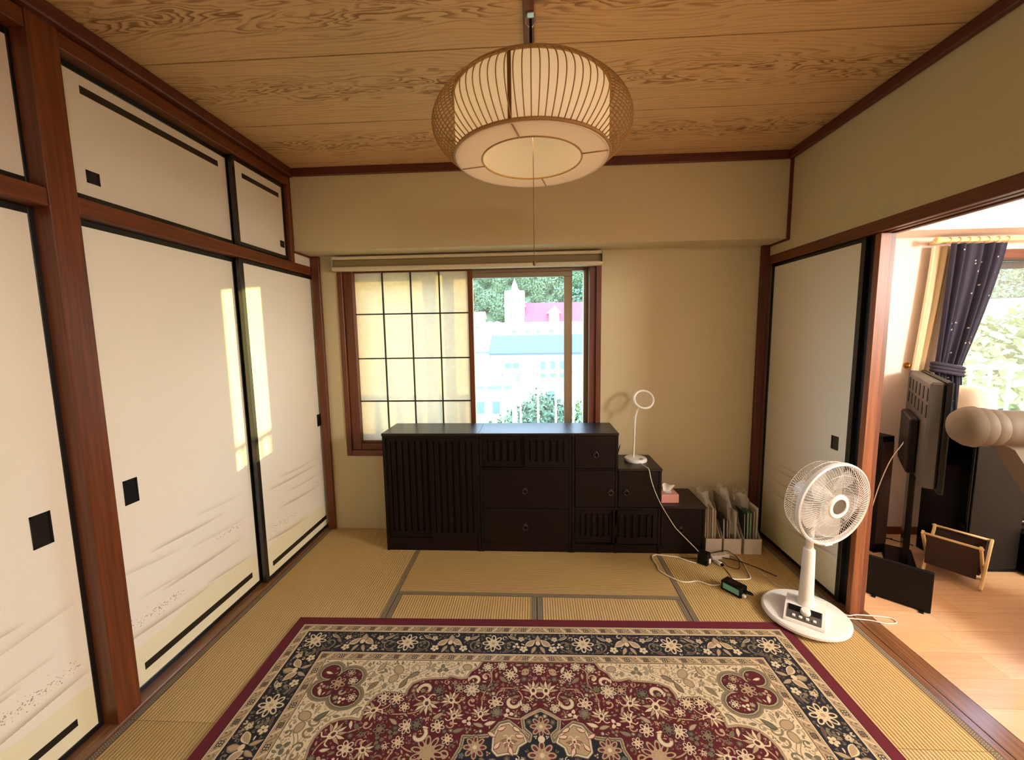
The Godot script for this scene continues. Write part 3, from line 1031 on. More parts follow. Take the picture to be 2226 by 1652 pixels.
	box("hall_side", Vector3(3.53, 0.0, 4.7), Vector3(3.63, H, 6.2), m.white_wall, hall)
	room_light("added_hall_fill", "added round white fill light in the unseen hall behind", Vector3(2.85, H - 0.001, 4.45), 0.0, 0.20, 1.1, Color(1.0, 0.985, 0.95))  # added out of view as soft fill from behind the camera


func pull(at: Vector3, n: float, sz: Vector2, parent: Node) -> void:
	# square black finger pull: a frame around a sunken dish
	var st := begin()
	var w := 0.007
	for s in [-1.0, 1.0]:
		bx(st, at + Vector3(n * 0.001, 0, s * (sz.x - w) * 0.5), Vector3(0.004, sz.y, w))
		bx(st, at + Vector3(n * 0.001, s * (sz.y - w) * 0.5, 0), Vector3(0.004, w, sz.x))
	bx(st, at + Vector3(n * 0.0004, 0, 0), Vector3(0.0008, sz.y - w, sz.x - w))
	obj("pull", st, m.lacquer, parent)

func fusuma(called: String, label: String, x: float, n: float, z0: float, z1: float, y0: float, y1: float, paper: Material, uv: Rect2, pulls: Array, bars: Array, st_w: float) -> Node3D:
	# x is the face, n the way it looks, z0 < z1
	var t := struct(called, label, "sliding door")
	var st := begin()
	var a := st_w
	var lo := 0.024
	if n > 0:
		slab(st, Vector3(x, y0 + lo, z1 - a), Vector3(0, 0, z0 - z1 + a * 2), Vector3(0, y1 - y0 - lo * 2, 0), 0.018, uv)
	else:
		slab(st, Vector3(x, y0 + lo, z0 + a), Vector3(0, 0, z1 - z0 - a * 2), Vector3(0, y1 - y0 - lo * 2, 0), 0.018, uv)
	obj("paper_panel", st, paper, t)
	var xa := x - n * 0.020
	var xb := x + n * 0.004
	for z in [z0, z1 - a]:
		box("stile", Vector3(xa, y0, z), Vector3(xb, y1, z + a), m.lacquer, t, 0.0015)
	for y in [y0, y1 - lo]:
		box("rail", Vector3(xa, y, z0 + a), Vector3(xb, y + lo, z1 - a), m.lacquer, t, 0.0015)
	for q in pulls:
		pull(Vector3(x, q[1], q[0]), n, Vector2(q[2], q[3]), t)
	for q in bars:
		box("black_bar", Vector3(x + n * 0.0002, q[2], q[0]), Vector3(x + n * 0.0022, q[2] + q[3], q[1]), m.lacquer, t)
	return t

func left_wall_doors() -> void:
	fusuma("door_1", "wide sliding paper door beside the pillar with square pull and long black bar", -0.062, 1.0, 0.765, 1.675, 0.013, 2.036, m.door_paper_0, Rect2(0, 0, 1, 1), [[1.521, 0.914, 0.062, 0.108]], [[0.848, 1.552, 0.094, 0.032]], 0.024)
	fusuma("door_2", "sliding paper door in the window corner with sun patch and black bar", -0.022, 1.0, -0.06, 0.783, 0.013, 2.036, m.door_paper_1, Rect2(0, 0, 1, 1), [[0.024, 0.912, 0.058, 0.095]], [[0.012, 0.706, 0.084, 0.032]], 0.032)
	fusuma("door_3", "sliding paper door on the near side of the pillar", -0.070, 1.0, 1.722, 2.60, 0.013, 2.036, m.door_paper_0, Rect2(1, 0, -1, 1), [[1.842, 0.897, 0.062, 0.120]], [[1.82, 2.48, 0.098, 0.028]], 0.030)
	fusuma("door_4", "upper closet door beside the pillar with long black bar along its top", -0.062, 1.0, 0.752, 1.66, 2.113, 2.617, m.plain_paper, Rect2(0, 0, 1, 1), [[1.520, 2.213, 0.050, 0.048]], [[0.831, 1.531, 2.524, 0.030]], 0.020)
	fusuma("door_5", "upper closet door against the beam with short black bar", -0.030, 1.0, 0.276, 0.768, 2.113, 2.617, m.plain_paper, Rect2(0, 0, 1, 1), [[0.330, 2.210, 0.044, 0.044]], [[0.334, 0.685, 2.516, 0.028]], 0.024)
	fusuma("door_6", "upper closet door on the near side of the pillar", -0.070, 1.0, 1.715, 2.60, 2.113, 2.617, m.plain_paper, Rect2(0, 0, 1, 1), [[1.87, 2.213, 0.050, 0.048]], [[1.82, 2.5, 2.528, 0.024]], 0.030)

func right_wall_doors() -> void:
	fusuma("door_7", "front sliding paper door stacked beside the living room opening", 3.438, -1.0, 0.0015, 0.848, 0.001, 2.049, m.door_paper_1, Rect2(1, 0, -1, 1), [[0.731, 0.915, 0.055, 0.080]], [], 0.030)
	fusuma("door_8", "rear sliding paper door stacked against the opening jamb", 3.462, -1.0, 0.0015, 0.900, 0.001, 2.049, m.door_paper_0, Rect2(0, 0, 1, 1), [], [], 0.060)


# ---------- window ----------
func window_and_shoji() -> void:
	var w := struct("window_1", "window with dark timber frame and sliding aluminium sash over a balcony", "window")
	# timber lining
	box("frame", Vector3(0.185, 0.614, -0.10), Vector3(0.225, 2.10, 0.012), m.wood_y, w, 0.003)
	box("frame", Vector3(0.226, 0.660, -0.10), Vector3(0.300, 2.10, -0.006), m.wood_y, w, 0.003)
	box("frame", Vector3(2.165, 0.614, -0.10), Vector3(2.203, 2.10, 0.012), m.wood_y, w, 0.003)
	box("frame", Vector3(2.118, 0.660, -0.10), Vector3(2.164, 2.10, -0.006), m.wood_y, w, 0.003)
	box("frame", Vector3(0.226, 0.614, -0.10), Vector3(2.164, 0.659, 0.012), m.wood_x, w, 0.003)
	box("frame", Vector3(0.301, 0.660, -0.10), Vector3(2.117, 0.712, -0.006), m.wood_x, w, 0.003)
	box("frame", Vector3(0.226, 2.072, -0.10), Vector3(2.164, 2.10, 0.006), m.wood_x, w, 0.003)
	# aluminium outer frame
	box("outer_frame", Vector3(0.225, 0.70, -0.18), Vector3(0.30, 2.10, -0.101), m.aluminium, w, 0.002)
	box("outer_frame", Vector3(2.086, 0.70, -0.18), Vector3(2.165, 2.10, -0.101), m.aluminium, w, 0.002)
	box("outer_frame", Vector3(0.301, 2.052, -0.18), Vector3(2.085, 2.10, -0.101), m.aluminium, w, 0.002)
	box("outer_frame", Vector3(0.301, 0.70, -0.18), Vector3(2.085, 0.745, -0.101), m.aluminium, w, 0.002)
	# two sashes; the left one lies behind the paper screen
	for s in [[1.175, 1.998, -0.128, "inner"], [1.25, 2.070, -0.158, "outer"], [0.302, 1.140, -0.158, "left"]]:
		if s[3] == "outer":
			continue
		var x0: float = s[0]
		var x1: float = s[1]
		var z: float = s[2]
		var sash := box("sash", Vector3(x0, 2.012, z - 0.012), Vector3(x1, 2.051, z + 0.012), m.aluminium, w, 0.002)
		box("sash_rail", Vector3(x0, 0.746, z - 0.012), Vector3(x1, 0.800, z + 0.012), m.aluminium, sash, 0.002)
		box("sash_stile", Vector3(x0, 0.801, z - 0.012), Vector3(x0 + 0.045, 2.011, z + 0.012), m.aluminium, sash, 0.002)
		box("sash_stile", Vector3(x1 - 0.064, 0.801, z - 0.012), Vector3(x1, 2.011, z + 0.012), m.aluminium, sash, 0.002)
		box("pane", Vector3(x0 + 0.046, 0.801, z - 0.0015), Vector3(x1 - 0.065, 2.011, z + 0.0015), m.glass, sash)

	# paper screen in the left half: stiles, rails, bars and twenty panes
	var sj := thing("shoji_screen", "paper sliding screen with dark grid bars in left half of window", "screen", Vector3(0.29, 0.713, -0.04))
	var wd := 0.94
	var ht := 1.358
	var stile := 0.034
	box("stile", Vector3(0, 0, -0.013), Vector3(0.012, ht, 0.013), m.wood_y, sj, 0.002)
	box("stile", Vector3(wd - 0.038, 0, -0.013), Vector3(wd, ht, 0.013), m.wood_y, sj, 0.002)
	box("rail", Vector3(0.012, ht - 0.014, -0.013), Vector3(wd - 0.038, ht, 0.013), m.wood_x, sj, 0.002)
	box("rail", Vector3(0.012, 0, -0.013), Vector3(wd - 0.038, 0.016, 0.013), m.wood_x, sj, 0.002)
	var vx := [0.012, 0.234, 0.457, 0.680, wd - 0.038]
	var vy := [0.016, 0.339, 0.681, 1.028, ht - 0.014]
	for i in range(1, 4):
		box("bar", Vector3(vx[i] - 0.005, 0.016, -0.004), Vector3(vx[i] + 0.005, ht - 0.014, 0.010), m.lacquer, sj)
		box("bar", Vector3(0.012, vy[i] - 0.005, -0.004), Vector3(wd - 0.038, vy[i] + 0.005, 0.0098), m.lacquer, sj)
	for i in 4:
		for j in 4:
			box("paper_pane", Vector3(vx[i] + 0.0002, vy[j] + 0.0002, -0.0052), Vector3(vx[i + 1] - 0.0002, vy[j + 1] - 0.0002, -0.0046), m.shoji_paper, sj)

	# roller blind case over the window
	var b := thing("roller_blind", "rolled-up beige roller blind in a case above the window", "blind", Vector3(0.18, 2.062, 0.0))
	box("rail", Vector3(0, 0.082, 0.014), Vector3(2.022, 0.104, 0.072), m.blind_cream, b, 0.004)
	box("cover", Vector3(0.008, 0.030, 0.020), Vector3(2.014, 0.081, 0.058), m.drab_cloth, b, 0.004)
	box("bottom_bar", Vector3(0, 0.0, 0.016), Vector3(2.020, 0.029, 0.078), m.blind_cream, b, 0.006)
	for x in [0.0, 2.015]:
		box("bracket", Vector3(x, 0.020, 0.0005), Vector3(x + 0.007, 0.100, 0.080), m.grey_plastic, b, 0.001)

	# balcony outside
	var bal := struct("balcony", "concrete balcony floor outside both windows", "balcony")
	box("balcony_slab", Vector3(-2.5, -0.30, -0.95), Vector3(9.5, -0.12, -0.161), m.concrete, bal)
	var r := thing("balcony_railing", "pale grey metal balcony railing with upright bars", "railing", Vector3(-2.5, -0.12, -0.80))
	box("handrail", Vector3(0, 1.305, -0.025), Vector3(12.0, 1.345, 0.025), m.rail_paint, r, 0.008)
	box("lower_rail", Vector3(0, 0.10, -0.015), Vector3(12.0, 0.14, 0.015), m.rail_paint, r, 0.004)
	var st := begin()
	lohi(st, Vector3(-0.010, 0.14, -0.012), Vector3(0.010, 1.305, 0.012), 0.003)
	var first := obj("baluster", st, m.rail_paint, r)
	first.position.x = 0.10
	for i in range(1, 70):
		copy_of(first, Transform3D(Basis(), Vector3(0.10 + i * 0.1722, 0, 0)), r)
	for i in 7:
		box("post", Vector3(0.02 + i * 1.98, 0.0, -0.022), Vector3(0.064 + i * 1.98, 1.29, 0.022), m.rail_paint, r, 0.004)


# ---------- pendant lamp ----------
func pendant_lamp() -> void:
	var t := thing("pendant_lamp", "round pendant lamp of white paper inside a bulging bamboo cage", "lamp", Vector3(1.692, 2.225, 1.524))
	var r := 0.287
	var h := 0.205
	var st := begin(true)
	lathe(st, [Vector2(r - 0.004, 0.006), Vector2(r - 0.004, h)], 72)
	obj("shade", st, m.shade_paper, t)
	st = begin()
	bx(st, Vector3(0, h * 0.5, 0), Vector3(0.012, h, 0.003))
	var seam := obj("seam_strip", st, m.bamboo_dark, t)
	seam.transform = Transform3D(Basis(Vector3.UP, -0.235), Vector3(-0.235, 0, 0).normalized() * 0.0 + Vector3(sin(-0.235), 0, cos(-0.235)) * (r + 0.0008))
	# rings of bamboo at the rims
	for a in [[r, 0.0, 0.006], [r, h, 0.006], [r - 0.006, -0.004, 0.004]]:
		var pts := []
		for k in 64:
			pts.append(Vector3(cos(TAU * k / 64) * a[0], a[1], sin(TAU * k / 64) * a[0]))
		st = begin(true)
		tube(st, pts, a[2], 6, true)
		obj("rim", st, m.bamboo if a[2] > 0.005 else m.shade_paper, t)
	# bottom ring: four paper panels between spokes, a round hole in the middle
	for k in 4:
		st = begin()
		var a0 := TAU * k / 4 + 0.22 + 0.012
		lathe(st, [Vector2(0.189, -0.006), Vector2(r - 0.010, -0.006), Vector2(r - 0.010, -0.004), Vector2(0.189, -0.004), Vector2(0.189, -0.006)], 18, a0, a0 + TAU / 4 - 0.024)
		obj("bottom_panel", st, m.shade_paper, t)
		var d := Vector3(cos(a0 - 0.012), 0, sin(a0 - 0.012))
		st = begin(true)
		tube(st, [d * 0.186 + Vector3(0, -0.006, 0), d * (r - 0.006) + Vector3(0, -0.006, 0)], 0.0032, 6)
		obj("spoke", st, m.bamboo, t)
	var hole := []
	for k in 56:
		hole.append(Vector3(cos(TAU * k / 56) * 0.186, -0.006, sin(TAU * k / 56) * 0.186))
	st = begin(true)
	tube(st, hole, 0.0035, 6, true)
	obj("hole_ring", st, m.bamboo, t)
	# cage of bent bamboo strips
	var n := 88
	st = begin(true)
	var arc := []
	for k in 13:
		var s := -1.0 + k / 6.0
		arc.append(Vector3(0, h * 0.5 + s * h * 0.5, r + 0.078 * (1.0 - s * s)))
	tube(st, arc, 0.0020, 5)
	var rib := obj("cage_strip", st, m.bamboo, t)
	for k in range(1, n):
		copy_of(rib, Transform3D(Basis(Vector3.UP, TAU * k / n), Vector3.ZERO), t)
	# socket, cord and ceiling hook
	st = begin()
	lathe(st, [Vector2(0.0, 0.24), Vector2(0.022, 0.24), Vector2(0.03, 0.20), Vector2(0.03, 0.15), Vector2(0.018, 0.14), Vector2(0.0, 0.14)], 20)
	obj("socket", st, m.white_plastic, t)
	for k in 3:
		st = begin(true)
		var d := Vector3(cos(TAU * k / 3 + 0.4), 0, sin(TAU * k / 3 + 0.4))
		tube(st, [d * 0.028 + Vector3(0, 0.19, 0), d * (r - 0.004) + Vector3(0, h - 0.004, 0)], 0.0025, 5)
		obj("carrier_arm", st, m.steel, t)
	st = begin(true)
	tube(st, [Vector3(0, 0.238, 0), Vector3(0, 0.478, 0)], 0.0055, 8)
	obj("cord", st, m.black_plastic, t)
	st = begin(true)
	tube(st, smoothed([Vector3(-0.014, 0.498, 0), Vector3(-0.016, 0.470, 0), Vector3(0, 0.452, 0), Vector3(0.016, 0.470, 0), Vector3(0.014, 0.498, 0)]), 0.0035, 6)
	obj("hook", st, m.steel, t)
	st = begin()
	lohi(st, Vector3(-0.012, 0.492, -0.012), Vector3(0.012, 0.4975, 0.012), 0.001)
	obj("hook_plate", st, m.steel, t)
	# pull cord with a small knob
	st = begin(true)
	tube(st, [Vector3(0.004, 0.14, 0.0), Vector3(0.006, -0.1, 0.0), Vector3(0.006, -0.375, 0.0)], 0.0014, 5)
	obj("pull_cord", st, m.bamboo_dark, t)
	st = begin()
	X = Transform3D(Basis(), Vector3(0.006, 0, 0))
	lathe(st, [Vector2(0.0, -0.374), Vector2(0.005, -0.378), Vector2(0.006, -0.39), Vector2(0.0, -0.396)], 10)
	X = Transform3D.IDENTITY
	obj("pull_knob", st, m.bamboo_dark, t)
	# a small warm bulb burns low inside
	st = begin(true)
	lathe(st, [Vector2(0.0, 0.098), Vector2(0.012, 0.102), Vector2(0.017, 0.115), Vector2(0.013, 0.13), Vector2(0.009, 0.14)], 16)
	var g := mat("lamp_bulb_glow", Color(1, 0.9, 0.7), 0.4)
	g.emission_enabled = true
	g.emission = Color(1.0, 0.72, 0.38)
	g.emission_energy_multiplier = 2.0
	obj("bulb", st, g, t)
	var l := OmniLight3D.new()
	l.name = "lamp_bulb_source"
	l.light_color = Color(1.0, 0.88, 0.64)
	l.light_energy = 0.055
	l.light_size = 0.02
	l.omni_range = 8.0
	l.omni_attenuation = 2.0
	l.shadow_enabled = true
	add_child(l)
	l.position = Vector3(1.692, 2.225 + 0.118, 1.524)


func rug() -> void:
	var t := thing("patterned_rug", "large wine red, navy and cream floral medallion rug on tatami", "rug", Vector3(1.716, 0.0012, 2.061), 0.0174)
	var st := begin()
	slab(st, Vector3(-1.321, 0.0085, 1.0), Vector3(2.642, 0, 0), Vector3(0, 0, -2.0), 0.0015)
	obj("pile", st, m.rug_pile, t)
	st = begin()
	bx(st, Vector3(0, 0.0036, 0), Vector3(2.650, 0.0068, 2.008), 0.002)
	obj("backing", st, m.rug_edge, t)
	for s in [-1.0, 1.0]:
		st = begin(true)
		tube(st, [Vector3(s * 1.322, 0.0048, -1.003), Vector3(s * 1.322, 0.0048, 1.003)], 0.0045, 6)
		obj("bound_edge", st, m.rug_edge, t)
		st = begin(true)
		tube(st, [Vector3(-1.322, 0.0048, s * 1.001), Vector3(1.322, 0.0048, s * 1.001)], 0.0045, 6)
		obj("bound_edge", st, m.rug_edge, t)


# ---------- chests ----------
const CZ := 0.345       # their front

func ring_handle(at: Vector3, parent: Node) -> void:
	var st := begin()
	X = Transform3D(Basis(Vector3.RIGHT, PI / 2), at)
	lathe(st, [Vector2(0.0, 0.010), Vector2(0.006, 0.009), Vector2(0.011, 0.002), Vector2(0.012, 0.0)], 14)
	X = Transform3D(Basis(), at)
	var pts := []
	for k in 20:
		var a := TAU * k / 20
		pts.append(Vector3(cos(a) * 0.017, -0.016 + sin(a) * 0.017, 0.008))
	tube(st, pts, 0.0032, 6, true)
	X = Transform3D.IDENTITY
	obj("ring_handle", st, m.iron, parent)

func slat_door(a: Vector3, b: Vector3, slats: int, edge: float, foot: float, t: Node) -> void:
	# a framed sliding door with upright slats before a dark panel; a and b are corners of its front
	var st := begin()
	lohi(st, Vector3(a.x, a.y, a.z - 0.014), Vector3(b.x, a.y + foot, a.z), 0.0015)
	lohi(st, Vector3(a.x, b.y - edge, a.z - 0.014), Vector3(b.x, b.y, a.z), 0.0015)
	lohi(st, Vector3(a.x, a.y + foot, a.z - 0.014), Vector3(a.x + edge, b.y - edge, a.z), 0.0015)
	lohi(st, Vector3(b.x - edge, a.y + foot, a.z - 0.014), Vector3(b.x, b.y - edge, a.z), 0.0015)
	var d := obj("door", st, m.chest_y, t)
	box("door_panel", Vector3(a.x + edge * 0.5, a.y + foot * 0.5, a.z - 0.018), Vector3(b.x - edge * 0.5, b.y - edge * 0.5, a.z - 0.0145), m.chest_y, d)
	var inner := b.x - a.x - edge * 2.0
	var pitch := inner / slats
	for i in slats:
		var x := a.x + edge + pitch * (i + 0.5)
		box("slat", Vector3(x - pitch * 0.31, a.y + foot, a.z - 0.012), Vector3(x + pitch * 0.31, b.y - edge, a.z - 0.001), m.chest_y, d, 0.001)

func drawer(called: String, x0: float, x1: float, y0: float, y1: float, z: float, handle: Vector2, t: Node) -> void:
	var d := box(called, Vector3(x0, y0, z - 0.016), Vector3(x1, y1, z), m.chest_x, t, 0.002)
	ring_handle(Vector3(handle.x, handle.y, z), d)

func carcass(t: Node, x0: float, x1: float, y0: float, y1: float, top: bool) -> void:
	# side boards, back, floor and, where it shows, a top board
	var z0 := 0.012 - 0.0
	box("side_board", Vector3(x0, y0, z0), Vector3(x0 + 0.018, y1 - (0.018 if top else 0.0), CZ - 0.004), m.chest_y, t, 0.0015)
	box("side_board", Vector3(x1 - 0.018, y0, z0), Vector3(x1, y1 - (0.018 if top else 0.0), CZ - 0.004), m.chest_y, t, 0.0015)
	box("back_board", Vector3(x0 + 0.018, y0, z0), Vector3(x1 - 0.018, y1 - 0.018, z0 + 0.006), m.chest_y, t)
	box("bottom_board", Vector3(x0 + 0.018, y0 + 0.03, z0 + 0.006), Vector3(x1 - 0.018, y0 + 0.045, CZ - 0.03), m.chest_y, t)
	if top:
		box("top_board", Vector3(x0 - 0.002, y1 - 0.018, z0 - 0.004), Vector3(x1 + 0.002, y1, CZ + 0.004), m.chest_top, t, 0.002)

func chests() -> void:
	var o := Vector3.ZERO
	# left unit: two tall slatted sliding doors
	var a := thing("slatted_cabinet", "near-black wooden cabinet with two tall slatted sliding doors under the window", "cabinet", Vector3(0.604, 0, 0), 0.0, "near-black chests under the window")
	carcass(a, 0.0, 0.694, 0.0, 0.88, true)
	box("head_rail", Vector3(0.018, 0.846, CZ - 0.03), Vector3(0.676, 0.8615, CZ - 0.004), m.chest_x, a)
	box("plinth", Vector3(0.018, 0.0, CZ - 0.03), Vector3(0.676, 0.095, CZ - 0.010), m.chest_x, a, 0.0015)
	slat_door(Vector3(0.019, 0.097, CZ - 0.020), Vector3(0.352, 0.845, CZ - 0.020), 6, 0.028, 0.045, a)
	slat_door(Vector3(0.338, 0.097, CZ - 0.004), Vector3(0.675, 0.845, CZ - 0.004), 6, 0.028, 0.045, a)
	# middle unit: slatted doors over two drawers
	var b := thing("drawer_chest", "near-black wooden chest with two wide ring-pull drawers below small slatted doors", "chest", Vector3(1.302, 0, 0), 0.0, "near-black chests under the window")
	carcass(b, 0.0, 0.650, 0.0, 0.88, true)
	slat_door(Vector3(0.019, 0.632, CZ - 0.020), Vector3(0.335, 0.860, CZ - 0.020), 5, 0.034, 0.045, b)
	slat_door(Vector3(0.320, 0.632, CZ - 0.004), Vector3(0.631, 0.860, CZ - 0.004), 5, 0.034, 0.045, b)
	box("shelf_rail", Vector3(0.018, 0.616, CZ - 0.03), Vector3(0.632, 0.630, CZ - 0.003), m.chest_x, b, 0.001)
	drawer("drawer", 0.020, 0.630, 0.330, 0.613, CZ - 0.003, Vector2(0.321, 0.475), b)
	drawer("drawer", 0.020, 0.630, 0.062, 0.326, CZ - 0.003, Vector2(0.321, 0.205), b)
	box("plinth", Vector3(0.018, 0.0, CZ - 0.03), Vector3(0.632, 0.060, CZ - 0.010), m.chest_x, b, 0.0015)
	# stepped unit
	var c := thing("step_chest", "near-black wooden step chest going down in three steps towards the file boxes", "chest", Vector3(1.956, 0, 0), 0.0, "near-black chests under the window")
	var z0 := 0.012
	for s in [[0.0, 0.320, 0.88], [0.3205, 0.622, 0.626], [0.6225, 0.930, 0.356]]:
		box("top_board", Vector3(s[0] - (0.002 if s[0] == 0.0 else 0.0), s[2] - 0.018, z0 - 0.004), Vector3(s[1] + 0.002, s[2], CZ + 0.004), m.chest_top, c, 0.002)
		box("side_board", Vector3(s[1] - 0.018, 0.0, z0), Vector3(s[1], s[2] - 0.0185, CZ - 0.004), m.chest_y, c, 0.0015)
	box("side_board", Vector3(0.0, 0.0, z0), Vector3(0.018, 0.8615, CZ - 0.004), m.chest_y, c, 0.0015)
	box("back_board", Vector3(0.018, 0.0, z0), Vector3(0.302, 0.861, z0 + 0.006), m.chest_y, c)
	box("back_board", Vector3(0.321, 0.0, z0), Vector3(0.604, 0.607, z0 + 0.006), m.chest_y, c)
	box("back_board", Vector3(0.623, 0.0, z0), Vector3(0.912, 0.337, z0 + 0.006), m.chest_y, c)
	box("shelf_rail", Vector3(0.018, 0.325, CZ - 0.03), Vector3(0.604, 0.340, CZ - 0.003), m.chest_x, c, 0.001)
	box("shelf_rail", Vector3(0.018, 0.616, CZ - 0.03), Vector3(0.302, 0.624, CZ - 0.003), m.chest_x, c, 0.001)
	drawer("drawer", 0.022, 0.300, 0.627, 0.860, CZ - 0.003, Vector2(0.165, 0.742), c)
	drawer("door", 0.022, 0.300, 0.344, 0.613, CZ - 0.003, Vector2(0.270, 0.468), c)
	drawer("door", 0.324, 0.602, 0.344, 0.606, CZ - 0.003, Vector2(0.378, 0.468), c)
	slat_door(Vector3(0.022, 0.072, CZ - 0.020), Vector3(0.300, 0.322, CZ - 0.020), 5, 0.034, 0.050, c)
	slat_door(Vector3(0.288, 0.072, CZ - 0.004), Vector3(0.602, 0.322, CZ - 0.004), 5, 0.034, 0.050, c)
	drawer("drawer", 0.626, 0.910, 0.062, 0.335, CZ - 0.003, Vector2(0.762, 0.198), c)
	box("plinth", Vector3(0.018, 0.0, CZ - 0.03), Vector3(0.910, 0.060, CZ - 0.010), m.chest_x, c, 0.0015)


func things_on_chests() -> void:
	# ring-shaped desk lamp on the first step
	var t := thing("desk_lamp", "slim white gooseneck desk lamp with ring-shaped head, switched off", "lamp", Vector3(2.440, 0.626, 0.158))
	var st := begin()
	lathe(st, [Vector2(0.0, 0.0), Vector2(0.080, 0.0), Vector2(0.083, 0.006), Vector2(0.081, 0.018), Vector2(0.074, 0.024), Vector2(0.0, 0.026)], 36)
	obj("base", st, m.white_plastic, t)
	st = begin()
	X = Transform3D(Basis(), Vector3(0.03, 0.026, 0.045))
	lathe(st, [Vector2(0.014, -0.002), Vector2(0.014, 0.003), Vector2(0.0, 0.004)], 14)
	X = Transform3D.IDENTITY
	obj("switch", st, m.grey_plastic, t)
	st = begin(true)
	tube(st, smoothed([Vector3(-0.012, 0.020, -0.01), Vector3(-0.010, 0.12, -0.01), Vector3(-0.008, 0.23, -0.01), Vector3(-0.004, 0.32, -0.01), Vector3(0.010, 0.375, -0.008), Vector3(0.028, 0.400, -0.004)]), 0.0065, 8)
	obj("stem", st, m.white_plastic, t)
	var hd := Transform3D(Basis(Vector3.RIGHT, PI / 2 - 0.50) * Basis(Vector3.UP, 0.15), Vector3(0.052, 0.458, -0.002))
	X = hd
	st = begin(true)
	var pts := []
	for k in 40:
		pts.append(Vector3(cos(TAU * k / 40) * 0.068, 0, sin(TAU * k / 40) * 0.068))
	tube(st, pts, 0.0085, 8, true)
	obj("ring", st, m.white_plastic, t)
	st = begin(true)
	lathe(st, [Vector2(0.0, 0.002), Vector2(0.062, 0.002), Vector2(0.062, -0.002), Vector2(0.0, -0.002)], 36)
	obj("lens", st, m.glass, t)
	X = Transform3D.IDENTITY

	# pink tissue box on the lowest step
	var b := thing("tissue_box", "pink tissue box with a white tissue sticking out on the low step", "box", Vector3(2.655, 0.356, 0.235), 0.03)
	box("carton", Vector3(-0.062, 0.0, -0.10), Vector3(0.062, 0.062, 0.055), m.pink_card, b, 0.002)
	st = begin()
	lathe_oval(st, 0.028, 0.055, 0.0005, Vector3(0, 0.0622, -0.02))
	obj("slot", st, m.tissue, b)
	st = begin(true)
	var rows := []
	for j in 7:
		var row := []
		for i in 9:
			var u := i / 8.0 - 0.5
			var v := j / 6.0
			row.append(Vector3(u * (0.05 + 0.05 * v) + 0.012 * v, 0.060 + v * (0.062 - 0.030 * absf(u + 0.2)), -0.02 + sin(u * 9.0 + v) * 0.016 * v + 0.01 * v))
		rows.append(row)
	sheet(st, rows)
	obj("tissue", st, m.tissue, b)

	# a pen lying against the tall chest, seen past the lamp's foot
	var pen := thing("pen", "small dark pen leaning behind the desk lamp foot", "pen", Vector3(2.325, 0.626, 0.060))
	st = begin(true)
	tube(st, [Vector3(0.0, 0.004, 0.0), Vector3(0.026, 0.075, -0.030)], 0.004, 8)
	obj("barrel", st, m.black_plastic, pen)
	st = begin(true)
	tube(st, [Vector3(0.026, 0.075, -0.030), Vector3(0.0312, 0.090, -0.0363)], 0.003, 8, false, 0.001)
	obj("tip", st, m.iron, pen)

	# its cord runs over the chest front down to the floor
	var c := thing("lamp_cord", "thin white cord hanging from the desk lamp across the chest front", "cord", Vector3(2.442, 0.626, 0.242))
	var w := [Vector3(2.455, 0.633, 0.242), Vector3(2.470, 0.633, 0.32), Vector3(2.482, 0.628, 0.362), Vector3(2.497, 0.56, 0.366), Vector3(2.520, 0.49, 0.362), Vector3(2.545, 0.43, 0.360), Vector3(2.572, 0.374, 0.360), Vector3(2.620, 0.292, 0.362), Vector3(2.660, 0.228, 0.366), Vector3(2.690, 0.190, 0.37), Vector3(2.760, 0.118, 0.375), Vector3(2.830, 0.045, 0.385), Vector3(2.856, 0.008, 0.41)]
	var q := []
	for v in w:
		q.append(v - c.position)
	st = begin(true)
	tube(st, smoothed(q), 0.0028, 6)
	obj("cable", st, m.cord_white, c)

func lathe_oval(st: SurfaceTool, a: float, b: float, t: float, at: Vector3) -> void:
	var o := []
	for k in 20:
		o.append(at + Vector3(cos(TAU * k / 20) * a, t, sin(TAU * k / 20) * b))
	for k in 20:
		tri(st, at + Vector3(0, t, 0), o[k], o[(k + 1) % 20], Vector3.UP)

func sheet(st: SurfaceTool, rows: Array) -> void:
	# a thin curved sheet with a little thickness
	st.set_smooth_group(0)
	for j in rows.size() - 1:
		for i in rows[j].size() - 1:
			var a: Vector3 = rows[j][i]
			var b: Vector3 = rows[j][i + 1]
			var c: Vector3 = rows[j + 1][i + 1]
			var d: Vector3 = rows[j + 1][i]
			var n := (b - a).cross(d - a)
			tri(st, a, b, c, n)
			tri(st, a, c, d, n)


